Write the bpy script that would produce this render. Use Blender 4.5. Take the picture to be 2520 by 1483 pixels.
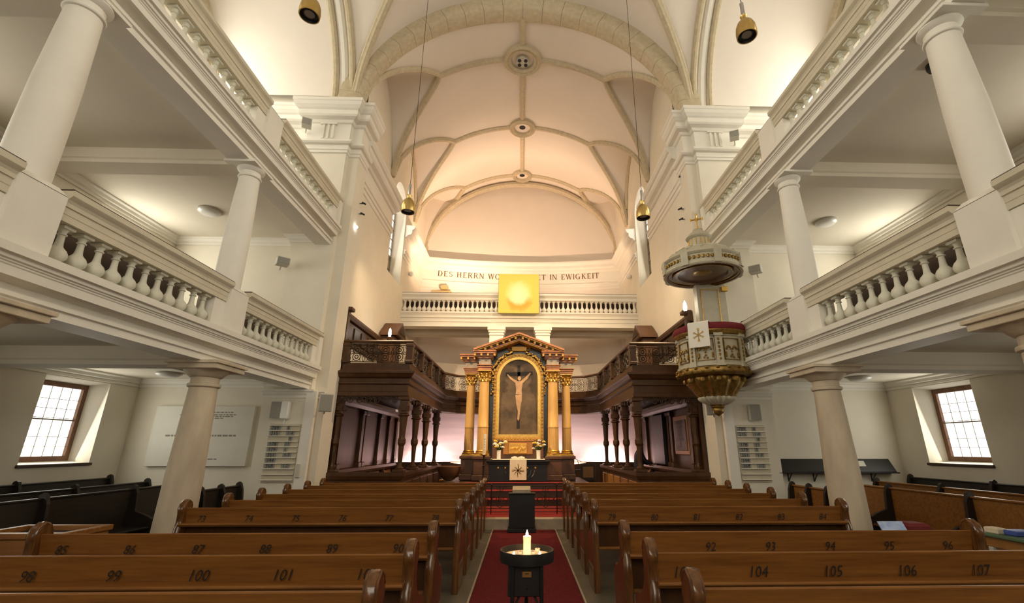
import bpy, bmesh, math, random
from math import sin, cos, pi, sqrt, radians, atan2
from mathutils import Vector, Matrix
random.seed(7)
for o in list(bpy.data.objects): bpy.data.objects.remove(o)
S = bpy.context.scene
COL = S.collection

# ------------------------------------------------------------ camera
cam = bpy.data.cameras.new('camera'); camo = bpy.data.objects.new('camera', cam); COL.objects.link(camo)
YAW, PITCH, ROLL, FPX, PPX = radians(-1.805), radians(17.596), radians(0.0675), 1129.7, 1320.0
cam.sensor_fit = 'HORIZONTAL'; cam.sensor_width = 36.0
cam.lens = FPX / 2520 * 36.0
cam.shift_x = -(PPX - 1260) / 2520
cam.clip_start = 0.05; cam.clip_end = 200
fw = Vector((-sin(YAW) * cos(PITCH), cos(YAW) * cos(PITCH), sin(PITCH)))
r0 = Vector((cos(YAW), sin(YAW), 0)); u0 = r0.cross(fw)
rr = r0 * cos(ROLL) + u0 * sin(ROLL); uu = -r0 * sin(ROLL) + u0 * cos(ROLL)
mw = Matrix((rr, uu, -fw)).transposed().to_4x4(); mw.translation = (0, 0, 1.6)
camo.matrix_world = mw
S.camera = camo
S.view_settings.view_transform = 'Standard'; S.view_settings.look = 'None'
S.cycles.max_bounces = 8; S.cycles.diffuse_bounces = 5; S.cycles.glossy_bounces = 3
S.view_settings.exposure = 0.5; S.view_settings.gamma = 1.0; S.view_settings.use_curve_mapping = False

# ------------------------------------------------------------ world and large lights
w = bpy.data.worlds.new('world'); S.world = w; w.use_nodes = True
w.node_tree.nodes['Background'].inputs[0].default_value = (0.80, 0.90, 1.0, 1)
w.node_tree.nodes['Background'].inputs[1].default_value = 0.3

def area(name, loc, direction, sx, sy, power, col):
    l = bpy.data.lights.new(name, 'AREA'); l.shape = 'RECTANGLE'; l.size = sx; l.size_y = sy
    l.energy = power; l.color = col
    o = bpy.data.objects.new(name, l); COL.objects.link(o); o.location = loc
    o.rotation_euler = Vector(direction).to_track_quat('-Z', 'Y').to_euler()
    return o
def spot(name, loc, target, power, col, angle, blend=0.5, radius=0.05):
    l = bpy.data.lights.new(name, 'SPOT'); l.energy = power; l.color = col; l.spot_size = radians(angle); l.spot_blend = blend
    l.shadow_soft_size = radius
    o = bpy.data.objects.new(name, l); COL.objects.link(o); o.location = loc
    o.rotation_euler = (Vector(target) - Vector(loc)).to_track_quat('-Z', 'Y').to_euler()
    return o
def point(name, loc, power, col, radius=0.03):
    l = bpy.data.lights.new(name, 'POINT'); l.energy = power; l.color = col; l.shadow_soft_size = radius
    o = bpy.data.objects.new(name, l); COL.objects.link(o); o.location = loc
    return o
XO = 8.2            # outer wall plane (inside face)
DAY = (1.0, 0.97, 0.83)
WIN_Y = ((8.2, 9.5), (3.6, 4.9), (-1.0, 0.3))  # nearer window bays are unseen, added to bring in daylight
WIN_Z = ((1.30, 2.79), (4.60, 6.10), (8.0, 11.3))
WPOW = (13, 30, 88)
for s in (-1, 1):
    for yi, (y0, y1) in enumerate(WIN_Y):
        for zi, (z0, z1) in enumerate(WIN_Z):
            # daylight entering by each side window (lamp sits in the window opening)
            area('daylight', (s * (XO + 0.12), (y0 + y1) / 2, (z0 + z1) / 2), (-s, 0, -0.15), (y1 - y0) * 0.92, (z1 - z0) * 0.92,
                 WPOW[zi], DAY)
    # chancel windows
    area('daylight', (s * 4.45 - 0.08, 14.75, 9.0), (-s, 0, -0.1), 1.4, 3.0, 14, DAY)
# unseen rear window, added to light the nave from behind
area('daylight', (0, -6.9, 6.6), (0, 1, -0.12), 5.0, 6.0, 200, (1.0, 0.90, 0.72))
# four spots in the first vault boss, aimed at the altar
for dx in (-0.12, 0.12):
    for dy in (-0.1, 0.1):
        spot('altar_spot', (-0.03 + dx, 11.73 + dy, 13.3), (-0.09 + dx * 3, 14.1, 2.6), 300, (1.0, 0.66, 0.27), 26, 0.5, 0.06)
spot('balcony_spot', (-0.03, 11.55, 13.3), (-0.1, 16.0, 6.4), 900, (1.0, 0.82, 0.60), 40, 0.8, 0.06)
# pairs of small spots fixed to the chancel side of both piers, crossing onto the altar
for s in (-1, 1):
    for z_ in (7.25, 7.55):
        spot('altar_spot', (s * 4.02, 10.6, z_), (-0.09 + s * 0.2, 14.1, 3.2 if z_ < 7.4 else 4.0), 560 if z_ < 7.4 else 900, (1.0, 0.70, 0.40), 104 if z_ < 7.4 else 50, 0.5, 0.03)

# ------------------------------------------------------------ mesh helpers
class MB:
    def __init__(self): self.v = []; self.f = []
    def add(self, vs, fs):
        b = len(self.v); self.v += [tuple(p) for p in vs]; self.f += [tuple(b + i for i in f) for f in fs]; return self
    def box(self, x0, x1, y0, y1, z0, z1):
        return self.add([(x0,y0,z0),(x1,y0,z0),(x1,y1,z0),(x0,y1,z0),(x0,y0,z1),(x1,y0,z1),(x1,y1,z1),(x0,y1,z1)],
                        [(0,3,2,1),(4,5,6,7),(0,1,5,4),(1,2,6,5),(2,3,7,6),(3,0,4,7)])
    def bev(self, x0, x1, y0, y1, z0, z1, b=0.01):
        vs = []
        for z, i in ((z0, b), (z0 + b, 0), (z1 - b, 0), (z1, b)):
            vs += [(x0+i,y0+i,z),(x1-i,y0+i,z),(x1-i,y1-i,z),(x0+i,y1-i,z)]
        fs = [(0,3,2,1),(12,13,14,15)]
        for k in range(3):
            for j in range(4):
                a = k*4; fs.append((a+j, a+(j+1)%4, a+4+(j+1)%4, a+4+j))
        return self.add(vs, fs)
    def prism(self, poly, a0, a1, axis):
        n = len(poly)
        def m(p, a):
            return (a, p[0], p[1]) if axis == 'x' else (p[0], a, p[1]) if axis == 'y' else (p[0], p[1], a)
        vs = [m(p, a0) for p in poly] + [m(p, a1) for p in poly]
        fs = [tuple(range(n)), tuple(range(2*n-1, n-1, -1))] + [(i, (i+1)%n, n+(i+1)%n, n+i) for i in range(n)]
        return self.add(vs, fs)
    def lathe(self, prof, c=(0,0,0), seg=16, ang=2*pi, a0=0, cap=True):
        full = abs(ang - 2*pi) < 1e-6; n = seg if full else seg + 1
        vs = []
        for (r, z) in prof:
            for k in range(n):
                a = a0 + ang*k/seg; vs.append((c[0]+r*cos(a), c[1]+r*sin(a), c[2]+z))
        fs = []
        for i in range(len(prof)-1):
            for k in range(seg):
                k2 = (k+1) % n; fs.append((i*n+k, i*n+k2, (i+1)*n+k2, (i+1)*n+k))
        if full and cap:
            if prof[0][0] > 1e-5: fs.append(tuple(range(n-1, -1, -1)))
            if prof[-1][0] > 1e-5: fs.append(tuple((len(prof)-1)*n+k for k in range(n)))
        return self.add(vs, fs)
    def tube(self, pts, r, seg=6, closed=False, rend=None):
        pts = [Vector(p) for p in pts]; n = len(pts); vs = []; up = None
        for i, p in enumerate(pts):
            t = (pts[(i+1)%n]-pts[i-1]) if closed else (pts[min(i+1,n-1)]-pts[max(i-1,0)])
            if t.length < 1e-9: t = Vector((0,0,1))
            t.normalize()
            if up is None: up = Vector((0,0,1)) if abs(t.z) < .9 else Vector((1,0,0))
            a = t.cross(up)
            if a.length < 1e-4: a = t.cross(Vector((1,0.3,0)))
            a.normalize(); b = a.cross(t); up = b
            rad = r if rend is None else r + (rend-r)*i/(n-1)
            for k in range(seg):
                q = 2*pi*k/seg; vs.append(p + a*(rad*cos(q)) + b*(rad*sin(q)))
        fs = []
        for i in range(n if closed else n-1):
            j = (i+1) % n
            for k in range(seg): fs.append((i*seg+k, i*seg+(k+1)%seg, j*seg+(k+1)%seg, j*seg+k))
        if not closed: fs += [tuple(range(seg-1,-1,-1)), tuple((n-1)*seg+k for k in range(seg))]
        return self.add(vs, fs)
    def ring(self, c, ax, r, t, n=12, seg=5):
        ax = Vector(ax).normalized(); a = ax.orthogonal().normalized(); b = ax.cross(a); c = Vector(c)
        return self.tube([c + a*(r*cos(2*pi*k/n)) + b*(r*sin(2*pi*k/n)) for k in range(n)], t, seg, True)
    def ball(self, c, r, seg=8, rings=6, sc=(1,1,1)):
        vs = [(c[0],c[1],c[2]-r*sc[2])]
        for i in range(1, rings):
            th = pi*i/rings
            for k in range(seg):
                a = 2*pi*k/seg; vs.append((c[0]+r*sin(th)*cos(a)*sc[0], c[1]+r*sin(th)*sin(a)*sc[1], c[2]-r*cos(th)*sc[2]))
        vs.append((c[0],c[1],c[2]+r*sc[2])); fs = []
        for k in range(seg): fs.append((0, 1+(k+1)%seg, 1+k))
        for i in range(rings-2):
            for k in range(seg): fs.append((1+i*seg+k, 1+i*seg+(k+1)%seg, 1+(i+1)*seg+(k+1)%seg, 1+(i+1)*seg+k))
        e = len(vs)-1; b = 1+(rings-2)*seg
        for k in range(seg): fs.append((b+k, b+(k+1)%seg, e))
        return self.add(vs, fs)
    def sweep(self, path, prof, closed=False, side=1):
        """profile (offset, z) swept along an xy path with mitred corners; offset to the right of travel * side"""
        n = len(path); m = len(prof); P = [Vector((p[0], p[1])) for p in path]; vs = []
        for i in range(n):
            d0 = (P[i]-P[i-1]) if (i > 0 or closed) else None
            d1 = (P[(i+1)%n]-P[i]) if (i < n-1 or closed) else None
            if d0 is None: d0 = d1
            if d1 is None: d1 = d0
            d0 = d0.normalized(); d1 = d1.normalized()
            n0 = Vector((d0.y,-d0.x)); n1 = Vector((d1.y,-d1.x)); mm = (n0+n1)
            mm = mm / max(0.25, (1 + n0.dot(n1)))
            for (o, z) in prof:
                q = P[i] + mm*(o*side); vs.append((q.x, q.y, z))
        fs = []
        for i in range(n if closed else n-1):
            j = (i+1) % n
            for k in range(m): fs.append((i*m+k, i*m+(k+1)%m, j*m+(k+1)%m, j*m+k))
        if not closed: fs += [tuple(range(m-1,-1,-1)), tuple((n-1)*m+k for k in range(m))]
        return self.add(vs, fs)
    def loft(self, rows, closed=True):
        n = len(rows[0]); vs = [p for r in rows for p in r]; fs = []
        for i in range(len(rows)-1):
            for k in range(n if closed else n-1): fs.append((i*n+k, i*n+(k+1)%n, (i+1)*n+(k+1)%n, (i+1)*n+k))
        return self.add(vs, fs)
    def xf(self, mat):
        self.v = [tuple(mat @ Vector(p)) for p in self.v]; return self
    def mesh(self, name, mat, smooth=False, flat_angle=40):
        me = bpy.data.meshes.new(name); me.from_pydata(self.v, [], self.f); me.update()
        bm = bmesh.new(); bm.from_mesh(me); bmesh.ops.recalc_face_normals(bm, faces=bm.faces)
        if smooth:
            for f in bm.faces: f.smooth = True
            lim = radians(flat_angle)
            for e in bm.edges:
                if len(e.link_faces) == 2 and e.calc_face_angle(0) > lim: e.smooth = False
        bm.to_mesh(me); bm.free()
        if mat: me.materials.append(mat)
        return me
    def build(self, name, mat, parent=None, smooth=False, label=None):
        o = bpy.data.objects.new(name, self.mesh(name, mat, smooth)); COL.objects.link(o)
        if parent is not None: attach(o, parent)
        if label: o['label'] = label
        return o
def wloc(o):
    v = Vector(o.location)
    while o.parent: o = o.parent; v += Vector(o.location)
    return v
def attach(o, parent):
    o.parent = parent; o.location = Vector(o.location) - wloc(parent)
def thing(name, label, cat, loc, group=None):
    o = bpy.data.objects.new(name, None); o.empty_display_size = 0.1; COL.objects.link(o); o.location = loc
    o['label'] = label; o['category'] = cat
    if group: o['group'] = group
    return o
def tag(o, label, cat, group=None):
    o['label'] = label; o['category'] = cat
    if group: o['group'] = group
    return o
def struct(o, label=None, cat=None):
    o['kind'] = 'structure'
    if label: o['label'] = label
    if cat: o['category'] = cat
    return o
def inst(mesh, name, loc, parent, rotz=0, scale=None):
    o = bpy.data.objects.new(name, mesh); COL.objects.link(o); o.location = loc; o.rotation_euler = (0,0,rotz)
    if scale: o.scale = scale
    if parent is not None: attach(o, parent)
    return o

# ------------------------------------------------------------ materials
def mat(name, col, rough=0.6, metal=0.0, noise=0.0, nscale=6.0, stretch=(1,1,1), bump=0.0, bscale=40.0, col2=None, spec=0.5, emit=None, estr=0.0, coat=0.0):
    m = bpy.data.materials.new(name); m.use_nodes = True; nt = m.node_tree; N = nt.nodes; L = nt.links
    b = N['Principled BSDF']; b.inputs['Base Color'].default_value = (*col, 1); b.inputs['Roughness'].default_value = rough
    b.inputs['Metallic'].default_value = metal; b.inputs['Specular IOR Level'].default_value = spec
    b.inputs['Coat Weight'].default_value = coat
    if emit: b.inputs['Emission Color'].default_value = (*emit, 1); b.inputs['Emission Strength'].default_value = estr
    if noise > 0 or bump > 0:
        tc = N.new('ShaderNodeTexCoord'); mp = N.new('ShaderNodeMapping'); mp.inputs['Scale'].default_value = stretch
        L.new(tc.outputs['Object'], mp.inputs['Vector'])
    if noise > 0:
        n = N.new('ShaderNodeTexNoise'); n.inputs['Scale'].default_value = nscale; n.inputs['Detail'].default_value = 6; n.inputs['Roughness'].default_value = 0.62
        L.new(mp.outputs[0], n.inputs['Vector'])
        r = N.new('ShaderNodeValToRGB'); c2 = col2 or tuple(c*(1-noise) for c in col)
        r.color_ramp.elements[0].position = 0.32; r.color_ramp.elements[0].color = (*c2, 1)
        r.color_ramp.elements[1].position = 0.68; r.color_ramp.elements[1].color = (*col, 1)
        L.new(n.outputs['Fac'], r.inputs['Fac']); L.new(r.outputs['Color'], b.inputs['Base Color'])
    if bump > 0:
        n2 = N.new('ShaderNodeTexNoise'); n2.inputs['Scale'].default_value = bscale; n2.inputs['Detail'].default_value = 4
        L.new(mp.outputs[0], n2.inputs['Vector'])
        bp = N.new('ShaderNodeBump'); bp.inputs['Strength'].default_value = bump; bp.inputs['Distance'].default_value = 0.01
        L.new(n2.outputs['Fac'], bp.inputs['Height']); L.new(bp.outputs[0], b.inputs['Normal'])
    return m
M = {}
M['plaster'] = mat('white_plaster', (0.79, 0.735, 0.62), 0.85, noise=0.06, nscale=1.6, bump=0.10, bscale=18, spec=0.2)
M['white'] = mat('white_paint', (0.82, 0.785, 0.705), 0.6, noise=0.05, nscale=3, bump=0.06, bscale=30, spec=0.3)
M['vault'] = mat('vault_plaster', (0.80, 0.73, 0.65), 0.9, noise=0.04, nscale=1.2, bump=0.08, bscale=14, spec=0.1)
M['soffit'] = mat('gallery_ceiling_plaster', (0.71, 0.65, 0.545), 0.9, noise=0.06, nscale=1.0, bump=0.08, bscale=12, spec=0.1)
M['stone'] = mat('tan_stone', (0.63, 0.54, 0.38), 0.85, noise=0.2, nscale=9, bump=0.25, bscale=30, spec=0.2)
M['greystone'] = mat('grey_white_balusters', (0.66, 0.64, 0.54), 0.75, noise=0.1, nscale=9, bump=0.12, bscale=40, spec=0.25)
M['railpaint'] = mat('tan_rail_paint', (0.66, 0.60, 0.47), 0.7, noise=0.1, nscale=5, bump=0.08, bscale=30, spec=0.25)
M['pulpitgold'] = mat('antique_gilding', (0.40, 0.245, 0.065), 0.36, 0.75, noise=0.55, nscale=16, bump=0.3, bscale=50)
M['colstone'] = mat('sandstone_column', (0.68, 0.57, 0.42), 0.75, noise=0.3, nscale=3.0, stretch=(1,1,.35), bump=0.15, bscale=35, spec=0.25)
M['pew'] = mat('pew_oak', (0.29, 0.120, 0.024), 0.42, noise=0.5, nscale=5.0, stretch=(0.35,6,6), bump=0.12, bscale=60, col2=(0.17,0.062,0.012), spec=0.4)
M['pewend'] = mat('pew_end_oak', (0.19, 0.075, 0.018), 0.26, noise=0.5, nscale=6.0, stretch=(4,4,.6), bump=0.1, bscale=40, col2=(0.07,0.028,0.009), coat=0.4)
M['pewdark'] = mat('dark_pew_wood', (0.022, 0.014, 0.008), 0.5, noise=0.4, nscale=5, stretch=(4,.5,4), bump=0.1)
M['wood'] = mat('choir_gallery_oak', (0.095, 0.040, 0.013), 0.40, noise=0.45, nscale=5, stretch=(1.5,1.5,.6), bump=0.12, bscale=50, col2=(0.06,0.024,0.008), spec=0.4)
M['wooddark'] = mat('dark_walnut', (0.055, 0.028, 0.014), 0.45, noise=0.4, nscale=6, bump=0.1, spec=0.4)
M['orangewood'] = mat('light_oak', (0.42, 0.19, 0.045), 0.4, noise=0.3, nscale=4, stretch=(1,1,.4), bump=0.08)
M['iron'] = mat('bronze_ironwork', (0.050, 0.035, 0.022), 0.4, 0.6, noise=0.2, nscale=20)
M['goldiron'] = mat('gilded_ironwork', (0.30, 0.19, 0.07), 0.4, 0.7, noise=0.3, nscale=20)
M['black'] = mat('black_lacquer', (0.007, 0.006, 0.006), 0.45, noise=0.2, nscale=10)
M['blackmetal'] = mat('black_metal', (0.016, 0.015, 0.014), 0.45, 0.3, noise=0.2, nscale=15)
M['darkline'] = mat('dark_rail_capping', (0.07, 0.04, 0.025), 0.5, noise=0.3, nscale=10)
M['carpet'] = mat('red_carpet', (0.19, 0.026, 0.028), 0.95, noise=0.35, nscale=30, bump=0.4, bscale=220, spec=0.1)
M['carpet2'] = mat('bright_red_carpet', (0.34, 0.045, 0.04), 0.95, noise=0.3, nscale=25, bump=0.4, bscale=200, spec=0.1)
M['velvet'] = mat('red_velvet', (0.19, 0.010, 0.016), 0.8, noise=0.3, nscale=12, bump=0.15, bscale=60)
M['floor'] = mat('stone_floor', (0.17, 0.145, 0.105), 0.5, noise=0.3, nscale=3, bump=0.1, bscale=20)
M['step'] = mat('pale_stone_step', (0.52, 0.44, 0.30), 0.5, noise=0.25, nscale=6, bump=0.1)
M['gold'] = mat('gilding', (0.83, 0.52, 0.13), 0.32, 0.85, noise=0.3, nscale=18, bump=0.2, bscale=60)
M['goldpaint'] = mat('gilt_moulding', (0.72, 0.40, 0.09), 0.42, 0.45, noise=0.3, nscale=14, bump=0.15, bscale=60)
M['ochre'] = mat('ochre_marble', (0.72, 0.44, 0.15), 0.35, noise=0.25, nscale=4, stretch=(1,1,.3), bump=0.05)
M['rosemarble'] = mat('reddish_marble', (0.46, 0.20, 0.09), 0.35, noise=0.4, nscale=7, bump=0.05)
M['greymarble'] = mat('grey_marble', (0.36, 0.31, 0.24), 0.35, noise=0.35, nscale=6)
M['greenmarble'] = mat('dark_green_marble', (0.010, 0.014, 0.008), 0.25, noise=0.6, nscale=5, stretch=(1,1,.3), col2=(0.035,0.042,0.024))
M['brownmarble'] = mat('brown_marble', (0.15, 0.062, 0.028), 0.35, noise=0.4, nscale=6)
M['pulpit'] = mat('pulpit_grey_green_paint', (0.52, 0.48, 0.36), 0.5, noise=0.15, nscale=8, bump=0.06)
M['pulpitdark'] = mat('pulpit_soffit', (0.16, 0.09, 0.05), 0.3, noise=0.4, nscale=6)
M['brass'] = mat('brushed_brass', (0.62, 0.44, 0.16), 0.3, 1.0, noise=0.1, nscale=10)
M['chrome'] = mat('grey_metal', (0.5, 0.5, 0.5), 0.3, 0.8, noise=0.05)
M['lens'] = mat('grey_lamp_lens', (0.30, 0.26, 0.23), 0.4, noise=0.3, nscale=40)
M['spk'] = mat('pale_speaker_case', (0.55, 0.53, 0.46), 0.6, noise=0.05)
M['spkgrill'] = mat('speaker_grille', (0.36, 0.345, 0.30), 0.8, noise=0.25, nscale=90)
M['paper'] = mat('white_paper', (0.82, 0.78, 0.70), 0.8, noise=0.04)
M['linen'] = mat('cream_linen', (0.80, 0.70, 0.52), 0.9, noise=0.08, nscale=20, bump=0.2, bscale=150)
M['embroid'] = mat('gold_embroidery', (0.70, 0.46, 0.16), 0.6, noise=0.3, nscale=30, bump=0.2)
M['text'] = mat('brown_lettering', (0.14, 0.07, 0.022), 0.6, noise=0.1)
M['numblack'] = mat('black_painted_numerals', (0.012, 0.008, 0.006), 0.6, noise=0.4, nscale=60)
M['plaque'] = mat('pale_marble_plaque', (0.72, 0.69, 0.60), 0.5, noise=0.08, nscale=4)
M['greytext'] = mat('grey_engraving', (0.26, 0.25, 0.21), 0.7, noise=0.1)
M['boardback'] = mat('ivory_board_back', (0.56, 0.50, 0.38), 0.7, noise=0.06)
M['board'] = mat('ivory_board', (0.80, 0.75, 0.62), 0.6, noise=0.05)
M['digit'] = mat('slate_number_cards', (0.30, 0.30, 0.27), 0.6, noise=0.3, nscale=30)
M['wax'] = mat('flame_glow_wax', (0.88, 0.82, 0.68), 0.5, noise=0.03, emit=(1.0,0.62,0.25), estr=0.25)  # faint emission imitates flame light glowing in the wax
M['waxplain'] = mat('plain_candle_wax', (0.86, 0.80, 0.68), 0.5, noise=0.06, nscale=14)
M['sand'] = mat('white_sand', (0.80, 0.72, 0.60), 0.95, noise=0.2, nscale=80, bump=0.4, bscale=160)
M['flame'] = mat('flame', (1, .7, .3), 0.5, noise=0.02, emit=(1.0, 0.72, 0.34), estr=22)
M['bulb'] = mat('lit_bulb', (1, 1, 1), 0.4, noise=0.02, emit=(1.0, 0.97, 0.9), estr=14)
M['leaf'] = mat('green_leaf', (0.07, 0.11, 0.02), 0.6, noise=0.4, nscale=20)
M['petalw'] = mat('white_petal', (0.82, 0.80, 0.72), 0.7, noise=0.06, nscale=20)
M['petaly'] = mat('yellow_petal', (0.80, 0.56, 0.08), 0.7, noise=0.15, nscale=20)
M['vase'] = mat('white_porcelain', (0.82, 0.80, 0.76), 0.25, noise=0.03)
M['blue'] = mat('blue_plastic', (0.05, 0.10, 0.42), 0.5, noise=0.1)
M['ltblue'] = mat('light_blue_print', (0.22, 0.36, 0.72), 0.6, noise=0.35, nscale=14, col2=(0.6,0.7,0.9))
M['red'] = mat('red_cloth', (0.16, 0.012, 0.012), 0.8, noise=0.2)
M['greentop'] = mat('green_table_top', (0.10, 0.17, 0.09), 0.6, noise=0.1)
M['coat'] = mat('navy_coat', (0.022, 0.02, 0.035), 0.8, noise=0.2, nscale=20)
M['skin'] = mat('skin', (0.32, 0.17, 0.10), 0.6, noise=0.1)
M['hair'] = mat('dark_hair', (0.02, 0.014, 0.01), 0.6, noise=0.3, nscale=30)
M['canvas'] = mat('dark_painted_canvas', (0.17, 0.115, 0.065), 0.55, noise=0.6, nscale=2.2, bump=0.1, bscale=120, col2=(0.05,0.034,0.02))
M['crosspaint'] = mat('dark_brown_paint', (0.018, 0.011, 0.006), 0.55, noise=0.3, nscale=8)
M['fleshpaint'] = mat('pale_flesh_paint', (0.56, 0.36, 0.20), 0.55, noise=0.3, nscale=8)
M['screen'] = mat('pale_screen_wall', (0.86, 0.68, 0.66), 0.85, noise=0.16, nscale=1.6, stretch=(.35,.35,4), spec=0.1)
M['led'] = mat('led_strip', (1,1,1), 0.5, noise=0.02, emit=(1.0, 0.88, 0.80), estr=9)
M['organ'] = mat('dark_organ_bench', (0.05,0.025,0.015), 0.5, noise=0.3)
M['doorpaint'] = mat('ochre_door_paint', (0.55,0.42,0.2), 0.5, noise=0.1)
def glassmat(name, col, e):
    return mat(name, col, 0.35, noise=0.08, nscale=3, emit=col, estr=e)
M['pane'] = glassmat('daylit_frosted_pane', (1.0, 0.985, 0.93), 1.35)
M['panedark'] = mat('dull_leaded_pane', (0.20, 0.15, 0.08), 0.3, noise=0.5, nscale=3, emit=(0.42,0.32,0.17), estr=0.16)
M['frame'] = mat('brown_window_frame', (0.22, 0.10, 0.045), 0.5, noise=0.3, nscale=10, stretch=(1,1,.3))
M['lead'] = mat('lead_came', (0.30, 0.26, 0.20), 0.6, 0.1, noise=0.1)
# translucent yellow picture lit from behind
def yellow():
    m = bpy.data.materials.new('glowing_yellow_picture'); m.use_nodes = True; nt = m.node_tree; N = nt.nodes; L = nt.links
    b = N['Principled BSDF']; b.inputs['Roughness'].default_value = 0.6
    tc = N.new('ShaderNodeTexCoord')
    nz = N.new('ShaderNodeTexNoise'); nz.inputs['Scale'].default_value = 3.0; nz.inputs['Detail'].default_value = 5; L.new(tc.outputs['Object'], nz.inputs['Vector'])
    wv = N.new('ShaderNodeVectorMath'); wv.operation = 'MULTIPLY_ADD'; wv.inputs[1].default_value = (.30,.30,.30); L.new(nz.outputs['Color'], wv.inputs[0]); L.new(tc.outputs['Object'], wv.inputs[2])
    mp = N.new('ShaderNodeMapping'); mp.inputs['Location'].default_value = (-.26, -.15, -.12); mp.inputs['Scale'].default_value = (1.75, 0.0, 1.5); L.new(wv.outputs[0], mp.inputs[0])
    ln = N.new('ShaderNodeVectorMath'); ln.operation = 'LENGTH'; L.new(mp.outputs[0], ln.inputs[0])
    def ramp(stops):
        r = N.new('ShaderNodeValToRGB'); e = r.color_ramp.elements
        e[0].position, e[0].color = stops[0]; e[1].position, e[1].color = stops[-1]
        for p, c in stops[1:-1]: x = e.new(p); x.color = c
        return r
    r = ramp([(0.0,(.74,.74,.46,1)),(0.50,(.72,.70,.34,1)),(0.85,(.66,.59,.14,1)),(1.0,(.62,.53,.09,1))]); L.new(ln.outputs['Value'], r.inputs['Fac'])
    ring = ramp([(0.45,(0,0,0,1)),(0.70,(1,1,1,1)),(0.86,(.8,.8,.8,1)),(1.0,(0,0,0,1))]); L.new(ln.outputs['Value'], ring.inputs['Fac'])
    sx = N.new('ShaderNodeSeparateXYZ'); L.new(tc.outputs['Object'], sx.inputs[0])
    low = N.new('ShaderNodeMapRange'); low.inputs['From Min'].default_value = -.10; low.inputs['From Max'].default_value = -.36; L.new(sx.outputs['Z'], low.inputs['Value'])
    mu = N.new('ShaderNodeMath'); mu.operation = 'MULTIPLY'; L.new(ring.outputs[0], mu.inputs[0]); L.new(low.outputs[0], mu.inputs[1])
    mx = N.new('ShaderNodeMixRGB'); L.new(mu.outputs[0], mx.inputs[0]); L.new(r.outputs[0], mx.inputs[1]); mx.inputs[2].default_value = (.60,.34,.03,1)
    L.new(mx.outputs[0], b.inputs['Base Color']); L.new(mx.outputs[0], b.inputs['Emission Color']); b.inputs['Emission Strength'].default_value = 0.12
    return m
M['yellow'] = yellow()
# ------------------------------------------------------------ text meshes (built-in font, made once)
TXT = {}
def want(strings):
    made = []
    for s in strings:
        if s in TXT: continue
        c = bpy.data.curves.new('t', 'FONT'); c.body = s; c.size = 1.0; c.align_x = 'CENTER'; c.align_y = 'CENTER'; c.extrude = 0.0; c.resolution_u = 2
        o = bpy.data.objects.new('t', c); COL.objects.link(o); made.append((s, o, c)); TXT[s] = None
    bpy.context.view_layer.update(); dg = bpy.context.evaluated_depsgraph_get()
    for s, o, c in made:
        TXT[s] = bpy.data.meshes.new_from_object(o.evaluated_get(dg)); bpy.data.objects.remove(o); bpy.data.curves.remove(c)
def text(s, name, loc, size, material, parent, face='-y', shear=0.0, sx=1.0):
    me = TXT[s].copy(); b = bmesh.new(); b.from_mesh(me)
    for v in b.verts:
        x = (v.co.x + shear*v.co.y)*size*sx; z = v.co.y*size
        v.co = Vector((x, 0, z)) if face == '-y' else Vector((0, -x, z)) if face == '-x' else Vector((0, x, z))
    b.to_mesh(me); b.free(); me.materials.clear(); me.materials.append(material); me.name = name
    o = bpy.data.objects.new(name, me); COL.objects.link(o); o.location = loc
    if parent is not None: attach(o, parent)
    return o
ROWS8 = [('789','8'),('215','1-4'),('','8'),('178','11'),('179','1'),('361','1-3'),('344',''),('368','1-2')]
want([str(n) for n in range(73, 109)] + [t for r in ROWS8 for t in r if t] + ['D','E'])
# ============================================================ structure
XC = -0.08          # chancel axis
XA = -0.09          # altar axis
AX = 0.08           # aisle axis
YB = -7.0           # rear wall
# ---- floors
mb = MB()
mb.box(-8.8, 8.8, YB-.4, 10.62, -0.3, 0.0); FL = struct(mb.build('floor', M['floor']), 'grey stone floor of the nave', 'floor')
mb = MB(); mb.box(-4.9, 4.8, 10.62, 19.6, -0.3, 0.2); mb.box(AX-0.78, AX+0.78, 10.3, 10.62, -0.3, 0.2)
struct(mb.build('floor_chancel', M['floor']), 'raised stone floor of the chancel', 'floor')
# ---- outer walls with window openings
def wallgrid(name, s, yb, zb, holes, x_in, x_out, m, label):
    """wall in the yz plane; cells between breaks, holes = set of (iy,iz)"""
    mb = MB(); ny = len(yb)-1; nz = len(zb)-1
    def q(x, y0, y1, z0, z1): mb.add([(x,y0,z0),(x,y1,z0),(x,y1,z1),(x,y0,z1)], [(0,1,2,3)])
    for i in range(ny):
        for j in range(nz):
            if (i, j) in holes:
                y0, y1, z0, z1 = yb[i], yb[i+1], zb[j], zb[j+1]
                a, b = s*x_in, s*x_out
                # splayed reveal: narrower at the glass
                sy, sz = 0.10, 0.06
                A = [(a,y0,z0),(a,y1,z0),(a,y1,z1),(a,y0,z1)]; B = [(b,y0+sy,z0+sz),(b,y1-sy,z0+sz),(b,y1-sy,z1-sz),(b,y0+sy,z1-sz)]
                mb.add(A+B, [(k,(k+1)%4,4+(k+1)%4,4+k) for k in range(4)])
            else: q(s*x_in, yb[i], yb[i+1], zb[j], zb[j+1])
            q(s*(x_out+0.25), yb[i], yb[i+1], zb[j], zb[j+1])
    return struct(mb.build(name, m), label, 'wall')
yb = [YB]; holes = set()
for k, (y0, y1) in enumerate(sorted(WIN_Y)):
    yb += [y0, y1]
yb.append(10.3)
zb = [0.0]
for z0, z1 in WIN_Z: zb += [z0, z1]
zb.append(14.4)
for k in range(3):
    for j in range(3): holes.add((1+2*k, 1+2*j))
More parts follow.
